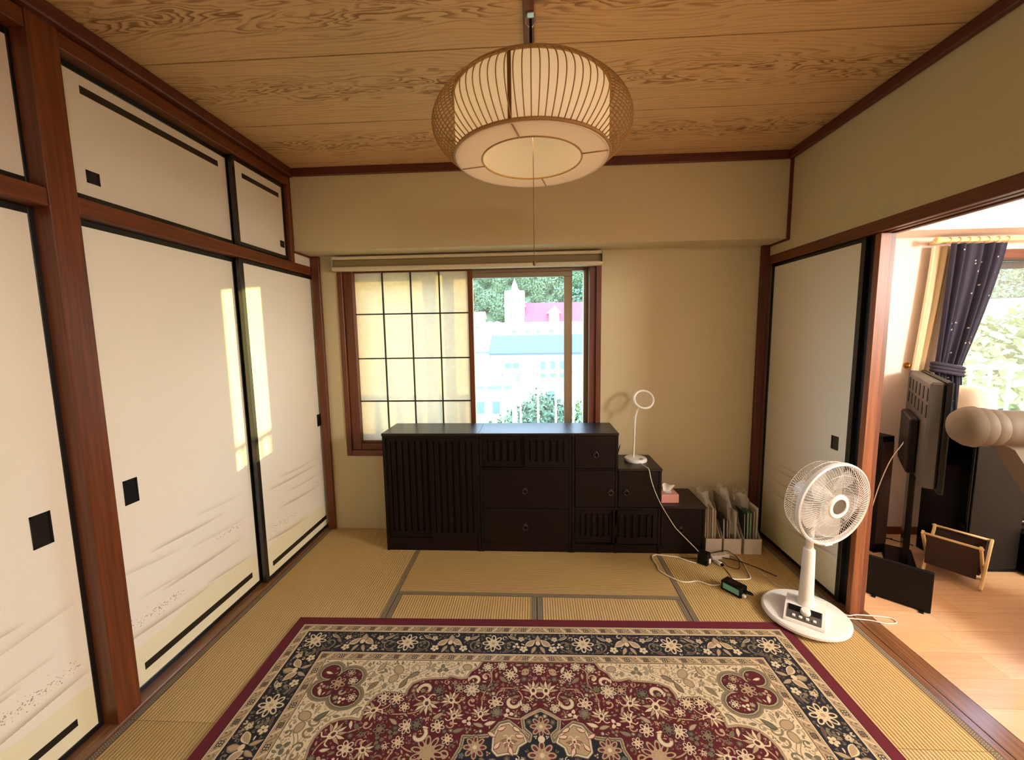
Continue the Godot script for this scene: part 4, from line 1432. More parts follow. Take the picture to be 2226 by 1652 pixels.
func file_boxes() -> void:
	var spots := [[2.900, 0.110, "left", "against the low chest step"], [3.025, 0.120, "mid", "between two others"], [3.166, 0.118, "right", "nearest the sliding door"]]
	for i in 3:
		var s: Array = spots[i]
		var x0: float = s[0]
		var w: float = s[1]
		var t := thing("file_box", "white card file box with cut-away front, %s" % s[3], "file box", Vector3(x0, 0, 0.07), 0.0, "file boxes beside the chest")
		var side := PackedVector2Array([Vector2(0.26, 0.0), Vector2(0.26, 0.112), Vector2(0.235, 0.112), Vector2(0.08, 0.30), Vector2(0.0, 0.30), Vector2(0.0, 0.0)])
		for x in [0.0, w - 0.003]:
			var st := begin()
			# the profile lies in z,y: pull it along x
			X = Transform3D(Basis(Vector3(0, 0, 1), Vector3(0, 1, 0), Vector3(-1, 0, 0)), Vector3(x + 0.003, 0, 0))
			prism(st, side, 0.0, 0.003)
			X = Transform3D.IDENTITY
			obj("side_wall", st, m.card_white, t)
		box("front_wall", Vector3(0.003, 0, 0.257), Vector3(w - 0.003, 0.112, 0.260), m.card_white, t)
		box("back_wall", Vector3(0.003, 0, 0.0), Vector3(w - 0.003, 0.30, 0.003), m.card_white, t)
		box("bottom_wall", Vector3(0.003, 0, 0.003), Vector3(w - 0.003, 0.003, 0.257), m.card_white, t)
		box("label_slot", Vector3(w * 0.26, 0.092, 0.2602), Vector3(w * 0.74, 0.097, 0.2608), m.card_white, t)
	# what stands in them: folders, papers and clear bags, each a thing of its own
	mat("manila", Color8(206, 184, 140), 0.8)
	mat("folder_white", Color8(222, 214, 198), 0.8)
	mat("folder_green", Color8(78, 122, 98), 0.7)
	mat("folder_navy", Color8(36, 40, 48), 0.7)
	mat("folder_grey", Color8(150, 140, 122), 0.8)
	var list := [
		[2.905, 0.010, 0.345, 0.06, "folder_white", "white document folder", "left"], [2.921, 0.012, 0.330, 0.05, "manila", "manila document folder", "left"], [2.938, 0.010, 0.318, 0.05, "folder_grey", "grey-brown document folder", "left"], [2.954, 0.012, 0.325, 0.04, "folder_white", "creased white document folder", "left"], [2.972, 0.011, 0.310, 0.05, "manila", "thin manila document folder", "left"],
		[3.032, 0.020, 0.250, 0.10, "folder_navy", "dark navy folder", "mid"], [3.056, 0.018, 0.240, 0.10, "folder_navy", "thick dark navy folder", "mid"], [3.082, 0.010, 0.375, 0.30, "folder_grey", "tilted grey plastic sleeve", "mid"], [3.112, 0.012, 0.300, 0.04, "folder_white", "white plastic sleeve", "mid"],
		[3.174, 0.014, 0.290, 0.05, "folder_navy", "dark folder", "right"], [3.194, 0.016, 0.300, 0.03, "folder_green", "green folder", "right"], [3.214, 0.015, 0.295, 0.03, "folder_green", "second green folder", "right"], [3.238, 0.012, 0.310, 0.02, "folder_grey", "grey document sleeve", "right"], [3.256, 0.010, 0.330, 0.0, "folder_white", "pale document sleeve", "right"]]
	var which := {"left": "in the file box by the chest", "mid": "in the middle file box", "right": "in the file box nearest the sliding door"}
	for a in list:
		var t := thing("document_folder", "%s standing %s" % [a[5], which[a[6]]], "folder", Vector3(a[0], 0.0032, 0.085), 0.0, "folders in the file boxes")
		var st := begin()
		X = Transform3D(Basis(Vector3.BACK, a[3] * 0.35), Vector3.ZERO)
		lohi(st, Vector3(0, 0, 0.0), Vector3(a[1] * 0.28, a[2], 0.215), 0.001)
		lohi(st, Vector3(a[1] * 0.72, 0, 0.0), Vector3(a[1], a[2] - 0.006, 0.215), 0.001)
		lohi(st, Vector3(0, 0.0, 0.0), Vector3(a[1], a[2] - 0.006, 0.003), 0.0005)
		obj("cover", st, m[a[4]], t)
		st = begin()
		lohi(st, Vector3(a[1] * 0.30, 0.004, 0.004), Vector3(a[1] * 0.70, a[2] - 0.014, 0.210))
		obj("papers", st, m.folder_white, t)
		X = Transform3D.IDENTITY
	# clear bags drooping over the top of each box
	for a in [[2.900, 0.105, 0.40, "by the chest"], [3.060, 0.080, 0.43, "in the middle"], [3.168, 0.116, 0.39, "nearest the sliding door"]]:
		var t := thing("plastic_bag", "crumpled clear plastic bag bulging from the file box %s" % a[3], "bag", Vector3(a[0], 0.12, 0.09), 0.0, "clear bags in the file boxes")
		var st := begin(true)
		var rows := []
		var n := FastNoiseLite.new()
		n.seed = int(a[0] * 100)
		n.frequency = 8.0
		for j in 15:
			var row := []
			var v := j / 14.0
			for i in 17:
				var u := TAU * i / 16
				var k := n.get_noise_3d(cos(u) * 0.2, v * 0.5, sin(u) * 0.2)
				var rx: float = a[1] * (0.46 + 0.10 * sin(v * 5.0) + 0.20 * k)
				var y: float = (a[2] - 0.12) * v + 0.035 * v * n.get_noise_2d(cos(u) * 0.3, sin(u) * 0.3)
				row.append(Vector3(a[1] * 0.5 + cos(u) * rx - 0.02 * v * v, y, 0.10 + sin(u) * 0.09 * (1.0 - 0.45 * v * v) - 0.05 * v + 0.03 * k))
			rows.append(row)
		sheet(st, rows)
		obj("film", st, m.clear_film, t)


func cable(called: String, label: String, pts: Array, r: float, mt: Material, y := 0.0) -> Node3D:
	var first := Vector3(pts[0][0], 0.0, pts[0][1])
	var t := thing(called, label, "cord", first)
	var o := []
	for p in pts:
		o.append(Vector3(p[0], (p[2] if p.size() > 2 else y + r + 0.0014), p[1]) - first)
	var st := begin(true)
	tube(st, smoothed(o), r, 6)
	obj("cable", st, mt, t)
	return t

func floor_cords() -> void:
	cable("extension_cord", "cream extension cord looping over the mats to the charger", [[2.861, 0.700], [2.782, 0.709], [2.712, 0.669], [2.642, 0.682], [2.584, 0.659], [2.512, 0.565], [2.513, 0.502], [2.509, 0.400], [2.54, 0.362], [2.579, 0.366], [2.635, 0.378], [2.684, 0.392], [2.718, 0.423], [2.754, 0.447], [2.785, 0.464]], 0.0042, m.cord_white)
	cable("mains_lead", "white power cord bent round behind the charger", [[2.918, 0.672, 0.026], [2.96, 0.652, 0.012], [3.039, 0.639], [3.066, 0.609], [3.084, 0.534], [3.101, 0.446], [3.098, 0.385], [3.069, 0.352], [3.027, 0.345]], 0.0042, m.cord_white)
	cable("black_cord", "thin black cord coiled beside the power strip", [[2.915, 0.352], [3.029, 0.345, 0.034], [3.077, 0.352], [3.086, 0.405], [3.051, 0.504], [3.017, 0.539], [2.972, 0.506], [2.967, 0.46], [2.945, 0.43]], 0.0022, m.black_plastic, 0.009)
	cable("charger_lead", "thin black lead from the white plug to the charger", [[2.946, 0.506], [2.949, 0.576], [2.939, 0.645], [2.925, 0.690, 0.02]], 0.0020, m.black_plastic)
	cable("brown_cord", "dark red-brown cord lying straight on the mat by the sliding door", [[2.907, 0.375], [3.025, 0.425, 0.018], [3.13, 0.493, 0.013], [3.237, 0.601]], 0.0034, m.cord_brown)
	cable("adapter_lead", "short dark lead beside the black power adapter", [[2.712, 0.389], [2.772, 0.402], [2.815, 0.395]], 0.0022, m.black_plastic)
	cable("pale_lead", "thin pale cord running to the electric fan", [[3.153, 0.547], [3.168, 0.606], [3.177, 0.677], [3.206, 0.716], [3.22, 0.760]], 0.0024, m.cord_white)
	cable("fan_lead", "white fan lead looping over the sill onto the wood floor", [[3.375, 0.905], [3.403, 0.960], [3.46, 0.955], [3.530, 0.960], [3.61, 0.972], [3.628, 0.995], [3.614, 1.015], [3.559, 1.020], [3.504, 1.0], [3.44, 0.990], [3.385, 0.985]], 0.0030, m.white_plastic)

	var a := thing("power_adapter", "black power adapter block standing on the mat by the chest", "adapter", Vector3(2.838, 0.0014, 0.455), -0.75)
	box("body", Vector3(-0.034, 0.0, -0.030), Vector3(0.034, 0.080, 0.030), m.black_plastic, a, 0.005)
	box("seam", Vector3(-0.0345, 0.046, -0.0305), Vector3(0.0345, 0.048, 0.0305), m.iron, a)
	box("prong_guard", Vector3(0.034, 0.015, -0.012), Vector3(0.042, 0.045, 0.012), m.white_plastic, a, 0.002)

	var s := thing("power_strip", "white power strip half under the tangled cords before the file boxes", "power strip", Vector3(2.975, 0.0014, 0.385), 0.22)
	box("body", Vector3(-0.075, 0.0, -0.022), Vector3(0.060, 0.028, 0.022), m.white_plastic, s, 0.004)
	for i in 3:
		for k in [-0.005, 0.005]:
			box("slot", Vector3(-0.056 + i * 0.038, 0.0278, k - 0.001), Vector3(-0.042 + i * 0.038, 0.0284, k + 0.001), m.iron, s)

	var p := thing("usb_plug", "small white plug on the mat with a black tip", "plug", Vector3(2.929, 0.0014, 0.460), -1.12)
	box("body", Vector3(-0.026, 0.0, -0.012), Vector3(0.026, 0.022, 0.012), m.white_plastic, p, 0.003)
	box("tip", Vector3(0.026, 0.004, -0.008), Vector3(0.042, 0.018, 0.008), m.black_plastic, p, 0.002)

	var c := thing("charger", "black and teal battery charger with a hanging loop on the mat", "charger", Vector3(2.890, 0.0014, 0.765), -0.95)
	box("case", Vector3(-0.062, 0.006, -0.034), Vector3(0.058, 0.054, 0.034), m.teal, c, 0.008)
	box("top_cover", Vector3(-0.064, 0.046, -0.036), Vector3(0.060, 0.058, 0.036), m.black_plastic, c, 0.004)
	box("bottom_edge", Vector3(-0.064, 0.0, -0.036), Vector3(0.060, 0.010, 0.036), m.black_plastic, c, 0.004)
	for x in [-0.060, 0.048]:
		box("corner_guard", Vector3(x, 0.004, -0.037), Vector3(x + 0.010, 0.052, 0.037), m.black_plastic, c, 0.003)
	for i in 3:
		box("print_line", Vector3(-0.040, 0.0581, -0.016 + i * 0.012), Vector3(0.020, 0.0584, -0.011 + i * 0.012), m.cord_brown, c)
	var st := begin(true)
	var pts := []
	for k in 18:
		pts.append(Vector3(0.082 + cos(TAU * k / 18) * 0.022, 0.036 + sin(TAU * k / 18) * 0.006, sin(TAU * k / 18) * 0.018 - 0.008))
	tube(st, pts, 0.005, 7, true)
	obj("loop", st, m.black_plastic, c)
	box("plug", Vector3(0.060, 0.010, 0.006), Vector3(0.078, 0.026, 0.026), m.white_plastic, c, 0.002)


# ---------- electric fan ----------
func electric_fan() -> void:
	var at := Vector3(3.165, 0.0, 0.982)
	var t := thing("electric_fan", "white pedestal fan with round wire guard on the tatami by the opening", "fan", at)
	var st := begin()
	for k in 4:
		X = Transform3D(Basis(), Vector3(cos(k * PI / 2 + 0.6) * 0.17, 0.0013, sin(k * PI / 2 + 0.6) * 0.17))
		lathe(st, [Vector2(0.0, 0.0), Vector2(0.012, 0.0), Vector2(0.012, 0.0135), Vector2(0.0, 0.0135)], 10)
	X = Transform3D.IDENTITY
	obj("foot_pads", st, m.grey_plastic, t)
	st = begin()
	lathe(st, [Vector2(0.0, 0.0142), Vector2(0.196, 0.0142), Vector2(0.205, 0.020), Vector2(0.205, 0.032), Vector2(0.196, 0.040), Vector2(0.10, 0.046), Vector2(0.0, 0.048)], 56)
	obj("base", st, m.white_plastic, t)
	# control housing, turned a little to the left
	var turn := Basis(Vector3.UP, -0.62)
	X = Transform3D(turn, Vector3(0, 0, 0))
	st = begin()
	var side := PackedVector2Array([Vector2(0.150, 0.044), Vector2(0.145, 0.054), Vector2(0.055, 0.088), Vector2(-0.06, 0.096), Vector2(-0.075, 0.09), Vector2(-0.08, 0.044)])
	X = Transform3D(turn * Basis(Vector3(0, 0, 1), Vector3(0, 1, 0), Vector3(-1, 0, 0)), Vector3.ZERO)
	prism(st, side, -0.088, 0.088)
	obj("control_housing", st, m.white_plastic, t)
	X = Transform3D(turn * Basis(Vector3.RIGHT, 0.361), turn * Vector3(0, 0.0745, 0.098))
	st = begin()
	bx(st, Vector3.ZERO, Vector3(0.150, 0.004, 0.086), 0.0015)
	var cp := obj("control_panel", st, m.silver_paint, t)
	st = begin()
	bx(st, Vector3(0, 0.0018, -0.022), Vector3(0.142, 0.002, 0.036), 0.0005)
	obj("label_strip", st, m.black_plastic, cp)
	st = begin()
	X = X * Transform3D(Basis(), Vector3(0.004, 0.002, -0.014))
	lathe(st, [Vector2(0.024, 0.0), Vector2(0.022, 0.016), Vector2(0.018, 0.020), Vector2(0.0, 0.021)], 24)
	obj("dial", st, m.white_plastic, cp)
	X = X * Transform3D(Basis(), Vector3(-0.004, -0.002, 0.014))
	for k in 4:
		st = begin()
		bx(st, Vector3(-0.045 + k * 0.030, 0.004, 0.025), Vector3(0.016, 0.010, 0.014), 0.003)
		obj("button", st, m.white_plastic, cp)
	X = Transform3D.IDENTITY
	# telescopic column
	st = begin()
	lathe(st, [Vector2(0.048, 0.090), Vector2(0.040, 0.102), Vector2(0.035, 0.120), Vector2(0.028, 0.395), Vector2(0.025, 0.402), Vector2(0.0, 0.402)], 28)
	obj("column", st, m.white_plastic, t)
	st = begin()
	lathe(st, [Vector2(0.018, 0.400), Vector2(0.018, 0.520), Vector2(0.0, 0.520)], 22)
	obj("inner_column", st, m.white_plastic, t)
	# head: the fan axis points to +z of this frame
	var hc := Vector3(0.034, 0.687, 0.030)
	var head := Transform3D(Basis(Vector3.UP, 0.267) * Basis(Vector3.RIGHT, 0.076), hc)
	st = begin(true)
	tube(st, [Vector3(0.0, 0.51, 0.0), Vector3(0.002, 0.60, -0.004), hc + Vector3(-0.020, -0.045, -0.06)], 0.020, 12, false, 0.026)
	obj("neck", st, m.white_plastic, t)
	var roll := head * Transform3D(Basis(Vector3.RIGHT, PI / 2), Vector3.ZERO)   # lathe axis y -> head z
	X = roll
	st = begin()
	lathe(st, [Vector2(0.0, -0.150), Vector2(0.030, -0.148), Vector2(0.050, -0.132), Vector2(0.056, -0.10), Vector2(0.058, -0.01), Vector2(0.050, 0.012), Vector2(0.0, 0.014)], 32)
	obj("motor_housing", st, m.white_plastic, t)
	st = begin()
	X = head * Transform3D(Basis(), Vector3(0.0, 0.062, -0.08))
	lathe(st, [Vector2(0.0, 0.024), Vector2(0.009, 0.022), Vector2(0.010, 0.0), Vector2(0.006, -0.008)], 14)
	obj("swing_knob", st, m.white_plastic, t)
	# guards
	var GR := 0.217
	X = roll
	st = begin(true)
	lathe(st, [Vector2(GR - 0.009, 0.040), Vector2(GR - 0.009, 0.060), Vector2(GR - 0.003, 0.067), Vector2(GR + 0.005, 0.062), Vector2(GR + 0.006, 0.046), Vector2(GR, 0.038), Vector2(GR - 0.009, 0.040)], 64)
	obj("guard_rim", st, m.white_plastic, t)
	for part in 2:
		st = begin(true)
		var n := 84
		for k in n:
			var a := TAU * k / n
			var d := Vector3(cos(a), 0, sin(a))
			var d2 := Vector3(cos(a + 0.10), 0, sin(a + 0.10))
			if part == 0:
				tube(st, [d2 * 0.060 + Vector3(0, 0.078, 0), (d + d2).normalized() * 0.135 + Vector3(0, 0.080, 0), d * 0.193 + Vector3(0, 0.072, 0), d * (GR - 0.002) + Vector3(0, 0.060, 0)], 0.0010, 4)
			else:
				tube(st, [d * 0.060 + Vector3(0, -0.040, 0), d * 0.15 + Vector3(0, -0.062, 0), d * 0.194 + Vector3(0, -0.048, 0), d * (GR - 0.004) + Vector3(0, 0.0, 0), d * (GR - 0.002) + Vector3(0, 0.045, 0)], 0.0010, 4)
		if part == 0:
			for rr in [0.105, 0.165]:
				var pts := []
				for k in 64:
					pts.append(Vector3(cos(TAU * k / 64) * rr, 0.0775, sin(TAU * k / 64) * rr))
				tube(st, pts, 0.0009, 4, true)
		else:
			for e in [[0.194, -0.048], [GR - 0.003, 0.012]]:
				var pts := []
				for k in 64:
					pts.append(Vector3(cos(TAU * k / 64) * e[0], e[1], sin(TAU * k / 64) * e[0]))
				tube(st, pts, 0.0014, 4, true)
		var gd := obj("front_guard" if part == 0 else "rear_guard", st, m.white_plastic, t)
		gd.set_meta("kind", "stuff")
	st = begin()
	lathe(st, [Vector2(0.064, 0.074), Vector2(0.064, 0.080), Vector2(0.058, 0.086), Vector2(0.042, 0.086), Vector2(0.040, 0.080)], 36)
	obj("centre_ring", st, m.white_plastic, t)
	st = begin()
	lathe(st, [Vector2(0.040, 0.078), Vector2(0.040, 0.082), Vector2(0.0, 0.084)], 36)
	obj("centre_badge", st, m.badge, t)
	st = begin()
	bx(st, Vector3(0.0, 0.056, GR + 0.006), Vector3(0.05, 0.018, 0.008), 0.003)
	obj("guard_clip", st, m.white_plastic, t)
	# seven translucent blades on a hub
	st = begin()
	lathe(st, [Vector2(0.0, 0.050), Vector2(0.036, 0.048), Vector2(0.042, 0.038), Vector2(0.042, 0.016), Vector2(0.0, 0.015)], 28)
	obj("hub", st, m.white_plastic, t)
	for k in 5:
		X = roll * Transform3D(Basis(Vector3.UP, TAU * k / 5), Vector3.ZERO)
		st = begin(true)
		var rows := []
		for j in 9:
			var v := j / 8.0
			var row := []
			for i in 7:
				var u := i / 6.0 - 0.5
				var rr := lerpf(0.040, 0.188, v)
				var span := (0.45 + 0.62 * sin(PI * (0.25 + 0.60 * v))) 
				var a := u * span + 0.35 * v
				row.append(Vector3(cos(a) * rr, 0.032 - u * 0.034 + 0.004 * v, sin(a) * rr))
			rows.append(row)
		sheet(st, rows)
		obj("blade", st, m.blade_plastic, t)
	X = Transform3D.IDENTITY


# ---------- living room seen through the opening ----------
func star_cloth() -> Image:
	var im := toned(noise_image(512, 512, 0.3, 81, 2), Color8(30, 29, 46), Color8(44, 42, 62))
	var g := RandomNumberGenerator.new()
	g.seed = 8
	for i in 34:
		var p := Vector2i(g.randi_range(8, 500), g.randi_range(8, 500))
		im.fill_rect(Rect2i(p.x, p.y, 6, 6), Color8(214, 206, 190))
		im.fill_rect(Rect2i(p.x - 2, p.y + 2, 10, 2), Color8(190, 182, 170))
	return im

func curtain(t: Node, called: String, top0: float, top1: float, tie0: float, tie1: float, bot0: float, bot1: float, ys: Array, z: float, folds: int, depth: float, mt: Material) -> void:
	# cloth gathered at the tie: widths are given at the top, the tie and the hem
	var st := begin(true)
	var nx := folds * 8
	var ny := 30
	var grid := []
	for j in ny + 1:
		var v := float(j) / ny
		var y := lerpf(ys[0], ys[2], v)
		var vt: float = (ys[0] - ys[1]) / (ys[0] - ys[2])
		var a: float
		var b: float
		if v < vt:
			var k := pow(v / vt, 1.25)
			a = lerpf(top0, tie0, k)
			b = lerpf(top1, tie1, k)
		else:
			var k := sqrt((v - vt) / (1.0 - vt))
			a = lerpf(tie0, bot0, k)
			b = lerpf(tie1, bot1, k)
		var row := []
		for i in nx + 1:
			var u := float(i) / nx
			var w := sin(u * folds * TAU) * depth * (0.6 + 0.4 * sin(u * 11.0 + v * 2.0))
			row.append([Vector3(lerpf(a, b, u), y, z + w), Vector2(u * 1.1, v * 2.2)])
		grid.append(row)
	for j in ny:
		for i in nx:
			for f in [[0, 0, 1, 1, 1, 0], [0, 0, 0, 1, 1, 1]]:
				for k in 3:
					var e: Array = grid[j + f[k * 2 + 1]][i + f[k * 2]]
					st.set_uv(e[1])
					st.add_vertex(e[0])
	obj(called, st, mt, t)

func living_room() -> void:
	var f := struct("floor_living_room", "pale maple plank floor of the living room", "floor")
	box("subfloor", Vector3(3.402, -0.16, -0.10), Vector3(7.4, -0.061, 4.9), m.concrete, f)
	# planks run along x in staggered rows
	var pw := 0.1515
	var row := 0
	var z := 0.0
	var g := RandomNumberGenerator.new()
	g.seed = 14
	while z < 4.75:
		var x := 3.536 - g.randf() * 0.8
		while x < 7.3:
			var x0 := maxf(x, 3.536)
			var x1 := minf(x + 0.909, 7.3)
			if x1 - x0 > 0.05:
				var st := begin()
				var v0 := float(g.randi() % 2) * 0.0
				slab(st, Vector3(x0 + 0.0005, 0, z + pw - 0.0008), Vector3(x1 - x0 - 0.001, 0, 0), Vector3(0, 0, -pw + 0.0012), 0.06, Rect2((x0 - x) / 0.909, v0, (x1 - x0) / 0.909, 1.0))
				obj("floor_plank", st, m["plank_%d" % (g.randi() % 3)], f)
			x += 0.909
		z += pw
		row += 1

	var wb := struct("wall_living_back", "pinkish white living room wall around the curtained window", "wall")
	box("lower_wall", Vector3(3.531, -0.05, -0.16), Vector3(7.3, 0.60, 0.0), m.white_wall, wb)
	box("left_wall_piece", Vector3(3.531, 0.60, -0.16), Vector3(4.72, 2.115, 0.0), m.white_wall, wb)
	box("right_wall_piece", Vector3(5.95, 0.60, -0.16), Vector3(7.3, 2.115, 0.0), m.white_wall, wb)
	box("upper_wall", Vector3(3.531, 2.115, -0.16), Vector3(7.3, 2.83, 0.0), m.white_wall, wb)
	box("beam", Vector3(3.531, 2.210, 0.0), Vector3(7.3, H, 0.240), m.white_wall, wb)
	var bb := struct("baseboard_living", "brown baseboard along the living room window wall", "baseboard")
	box("board", Vector3(3.532, 0.0005, 0.0005), Vector3(7.299, 0.062, 0.012), m.wood_x, bb, 0.003)
	var wo := struct("wall_living_far", "pinkish white living room walls out of view", "wall")
	box("wall_piece", Vector3(7.3, -0.05, -0.16), Vector3(7.4, 2.83, 4.9), m.white_wall, wo)
	box("wall_piece", Vector3(3.402, -0.05, 4.8), Vector3(7.3, 2.83, 4.9), m.white_wall, wo)
	box("wall_piece", Vector3(3.531, -0.05, 3.91), Vector3(3.60, 2.83, 4.69), m.white_wall, wo)
	var ce := struct("ceiling_living_room", "white living room ceiling", "ceiling")
	box("ceiling_panel", Vector3(3.402, H, -0.16), Vector3(7.4, H + 0.1, 4.9), m.white_wall, ce)
	room_light("living_room_light", "round white lamp hung low in the living room", Vector3(5.50, H - 0.001, 2.86), 0.22, 0.42, 13.5, Color(1.0, 0.985, 0.95))

	# window
	var w := struct("window_2", "living room window with dark timber frame above the balcony", "window")
	box("frame", Vector3(4.722, 0.60, -0.12), Vector3(4.775, 2.115, 0.014), m.wood_y, w, 0.003)
	box("frame", Vector3(5.895, 0.60, -0.12), Vector3(5.948, 2.115, 0.014), m.wood_y, w, 0.003)
	box("frame", Vector3(4.776, 2.050, -0.12), Vector3(5.894, 2.115, 0.014), m.wood_x, w, 0.003)
	box("frame", Vector3(4.776, 0.60, -0.12), Vector3(5.894, 0.66, 0.014), m.wood_x, w, 0.003)
	var sash := box("sash", Vector3(4.776, 2.000, -0.155), Vector3(5.894, 2.049, -0.125), m.silver_paint, w, 0.002)
	box("sash_rail", Vector3(4.776, 0.661, -0.155), Vector3(5.894, 0.71, -0.125), m.silver_paint, sash, 0.002)
	box("sash_stile", Vector3(4.776, 0.711, -0.155), Vector3(4.82, 1.999, -0.125), m.silver_paint, sash, 0.002)
	box("sash_stile", Vector3(5.85, 0.711, -0.155), Vector3(5.894, 1.999, -0.125), m.silver_paint, sash, 0.002)
	box("pane", Vector3(4.821, 0.711, -0.1415), Vector3(5.849, 1.999, -0.1385), m.glass, sash)

	# curtain rod and curtains
	var rod := thing("curtain_rod", "pale wooden curtain rod with rounded end under the living room beam", "curtain rod", Vector3(4.47, 2.165, 0.12))
	var st := begin(true)
	X = Transform3D(Basis(Vector3.BACK, -PI / 2), Vector3.ZERO)
	lathe(st, [Vector2(0.0, -0.035), Vector2(0.018, -0.030), Vector2(0.026, -0.012), Vector2(0.020, 0.006), Vector2(0.014, 0.014), Vector2(0.014, 1.62), Vector2(0.0, 1.62)], 18)
	X = Transform3D.IDENTITY
	obj("pole", st, m.pine, rod)
	box("bracket", Vector3(0.035, -0.012, -0.1195), Vector3(0.055, 0.012, -0.012), m.pine, rod, 0.003)
	box("bracket", Vector3(1.50, -0.012, -0.1195), Vector3(1.52, 0.012, -0.012), m.pine, rod, 0.003)
	for k in 7:
		st = begin(true)
		var pts := []
		for i in 16:
			pts.append(Vector3(0.06 + k * 0.062, cos(TAU * i / 16) * 0.019 - 0.003, sin(TAU * i / 16) * 0.019))
		tube(st, pts, 0.0025, 5, true)
		obj("ring", st, m.pine, rod)
	var nv := mat("star_cloth", Color(1, 1, 1), 0.85)
	nv.albedo_texture = tex(star_cloth())
	mat("cream_cloth", Color8(214, 194, 160), 0.9)
	var cu := thing("star_curtain", "navy curtain with scattered white dots, tied back beside living room window", "curtain", Vector3(4.54, 0.35, 0.12))
	curtain(cu, "cloth", 0.005, 0.37, -0.025, 0.155, 0.03, 0.21, [1.79, 0.93, 0.02], 0.0, 6, 0.030, nv)
	st = begin(true)
	var loop := []
	for i in 24:
		loop.append(Vector3(0.066 + cos(TAU * i / 24) * 0.100, 0.93 - 0.02 * cos(TAU * i / 24), sin(TAU * i / 24) * 0.042))
	for k in 3:
		var up := []
		for q in loop:
			up.append(q + Vector3(0, 0.024 * (k - 1), 0))
		tube(st, up, 0.014, 7, true)
	obj("tie_band", st, nv, cu)
	var cc := thing("cream_curtain", "cream lining curtain gathered behind the navy dotted one", "curtain", Vector3(4.46, 0.38, 0.055))
	curtain(cc, "cloth", 0.02, 0.15, -0.045, 0.06, 0.02, 0.10, [1.76, 0.86, 0.02], 0.0, 3, 0.016, m.cream_cloth)
	var hk := thing("curtain_hook", "small brass curtain hook on the living room wall", "hook", Vector3(4.43, 1.30, 0.0))
	st = begin()
	X = Transform3D(Basis(Vector3.RIGHT, PI / 2), Vector3.ZERO)
	lathe(st, [Vector2(0.022, 0.0005), Vector2(0.022, 0.004), Vector2(0.007, 0.006), Vector2(0.006, 0.030), Vector2(0.015, 0.034), Vector2(0.017, 0.042), Vector2(0.0, 0.050)], 16)
	X = Transform3D.IDENTITY
	obj("knob", st, m.brass, hk)

	# flat television turned away: we see its slotted grey back
	var tv := thing("television", "flat television turned away, grey slotted back and black lower part showing", "television", Vector3(4.185, 0.0, 0.435), 0.955)
	# its own x runs along the panel, its back looks to -z
	box("back_shell", Vector3(-0.44, 0.66, -0.040), Vector3(0.44, 1.270, 0.022), m.tv_grey, tv, 0.012)
	box("screen_frame", Vector3(-0.455, 0.640, 0.023), Vector3(0.455, 1.275, 0.050), m.black_plastic, tv, 0.006)
	box("screen", Vector3(-0.435, 0.665, 0.0502), Vector3(0.435, 1.255, 0.053), m.gloss_black, tv)
	for r in 2:
		for i in 6:
			box("vent_slot", Vector3(-0.40 + i * 0.14, 1.060 + r * 0.095, -0.0425), Vector3(-0.365 + i * 0.14, 1.135 + r * 0.095, -0.0402), m.black_plastic, tv)
	box("connector_box", Vector3(-0.22, 0.68, -0.085), Vector3(0.20, 1.02, -0.0405), m.black_plastic, tv, 0.008)
	box("neck", Vector3(-0.06, 0.030, -0.045), Vector3(0.06, 0.66, -0.012), m.gloss_black, tv, 0.004)
	box("foot", Vector3(-0.20, 0.0, -0.13), Vector3(0.20, 0.030, 0.03), m.gloss_black, tv, 0.006)

	var col := thing("tower_speaker", "slim black tower speaker standing against the living room wall", "speaker", Vector3(4.12, 0.0, 0.215), 0.2)
	box("cabinet", Vector3(-0.048, 0.012, -0.055), Vector3(0.048, 0.835, 0.052), m.black_plastic, col, 0.003)
	box("grille", Vector3(-0.044, 0.06, 0.0525), Vector3(0.044, 0.795, 0.056), m.dark_cloth, col, 0.001)
	box("plinth", Vector3(-0.060, 0.0, -0.066), Vector3(0.060, 0.012, 0.064), m.gloss_black, col, 0.002)

	var lp := thing("standing_board", "low flat black panel standing upright on the wood floor behind the jamb", "panel", Vector3(3.772, 0.0, 0.835), -0.748)
	box("board", Vector3(-0.136, 0.004, -0.012), Vector3(0.136, 0.238, 0.012), m.black_plastic, lp, 0.003)
	for x in [-0.11, 0.09]:
		box("foot", Vector3(x, 0.0, -0.035), Vector3(x + 0.02, 0.008, 0.035), m.black_plastic, lp, 0.002)

	var sp := thing("floor_speaker", "large black box speaker between television and lounge chair", "speaker", Vector3(4.61, 0.0, 0.36))
	box("cabinet", Vector3(-0.17, 0.0, -0.17), Vector3(0.17, 0.93, 0.15), m.gloss_black, sp, 0.006)
	box("grille", Vector3(-0.155, 0.03, 0.1505), Vector3(0.155, 0.90, 0.158), m.black_plastic, sp, 0.003)

	var tb := thing("media_board", "low glossy black media board on the living room floor", "cabinet", Vector3(5.24, 0.0, 0.40))
	box("body", Vector3(-0.45, 0.03, -0.20), Vector3(0.75, 0.262, 0.19), m.gloss_black, tb, 0.005)
	box("front_edge", Vector3(-0.45, 0.02, 0.191), Vector3(0.75, 0.045, 0.197), m.silver_paint, tb, 0.002)
	box("plinth", Vector3(-0.42, 0.0, -0.17), Vector3(0.72, 0.0295, 0.16), m.black_plastic, tb)
	var t2 := thing("flat_screen", "black flat screen with small silver mark standing on the media board", "screen", Vector3(5.27, 0.262, 0.42))
	box("bezel", Vector3(-0.48, 0.02, -0.03), Vector3(0.72, 0.62, 0.02), m.gloss_black, t2, 0.004)
	box("panel", Vector3(-0.435, 0.09, 0.0202), Vector3(0.68, 0.595, 0.022), m.screen_grey, t2)
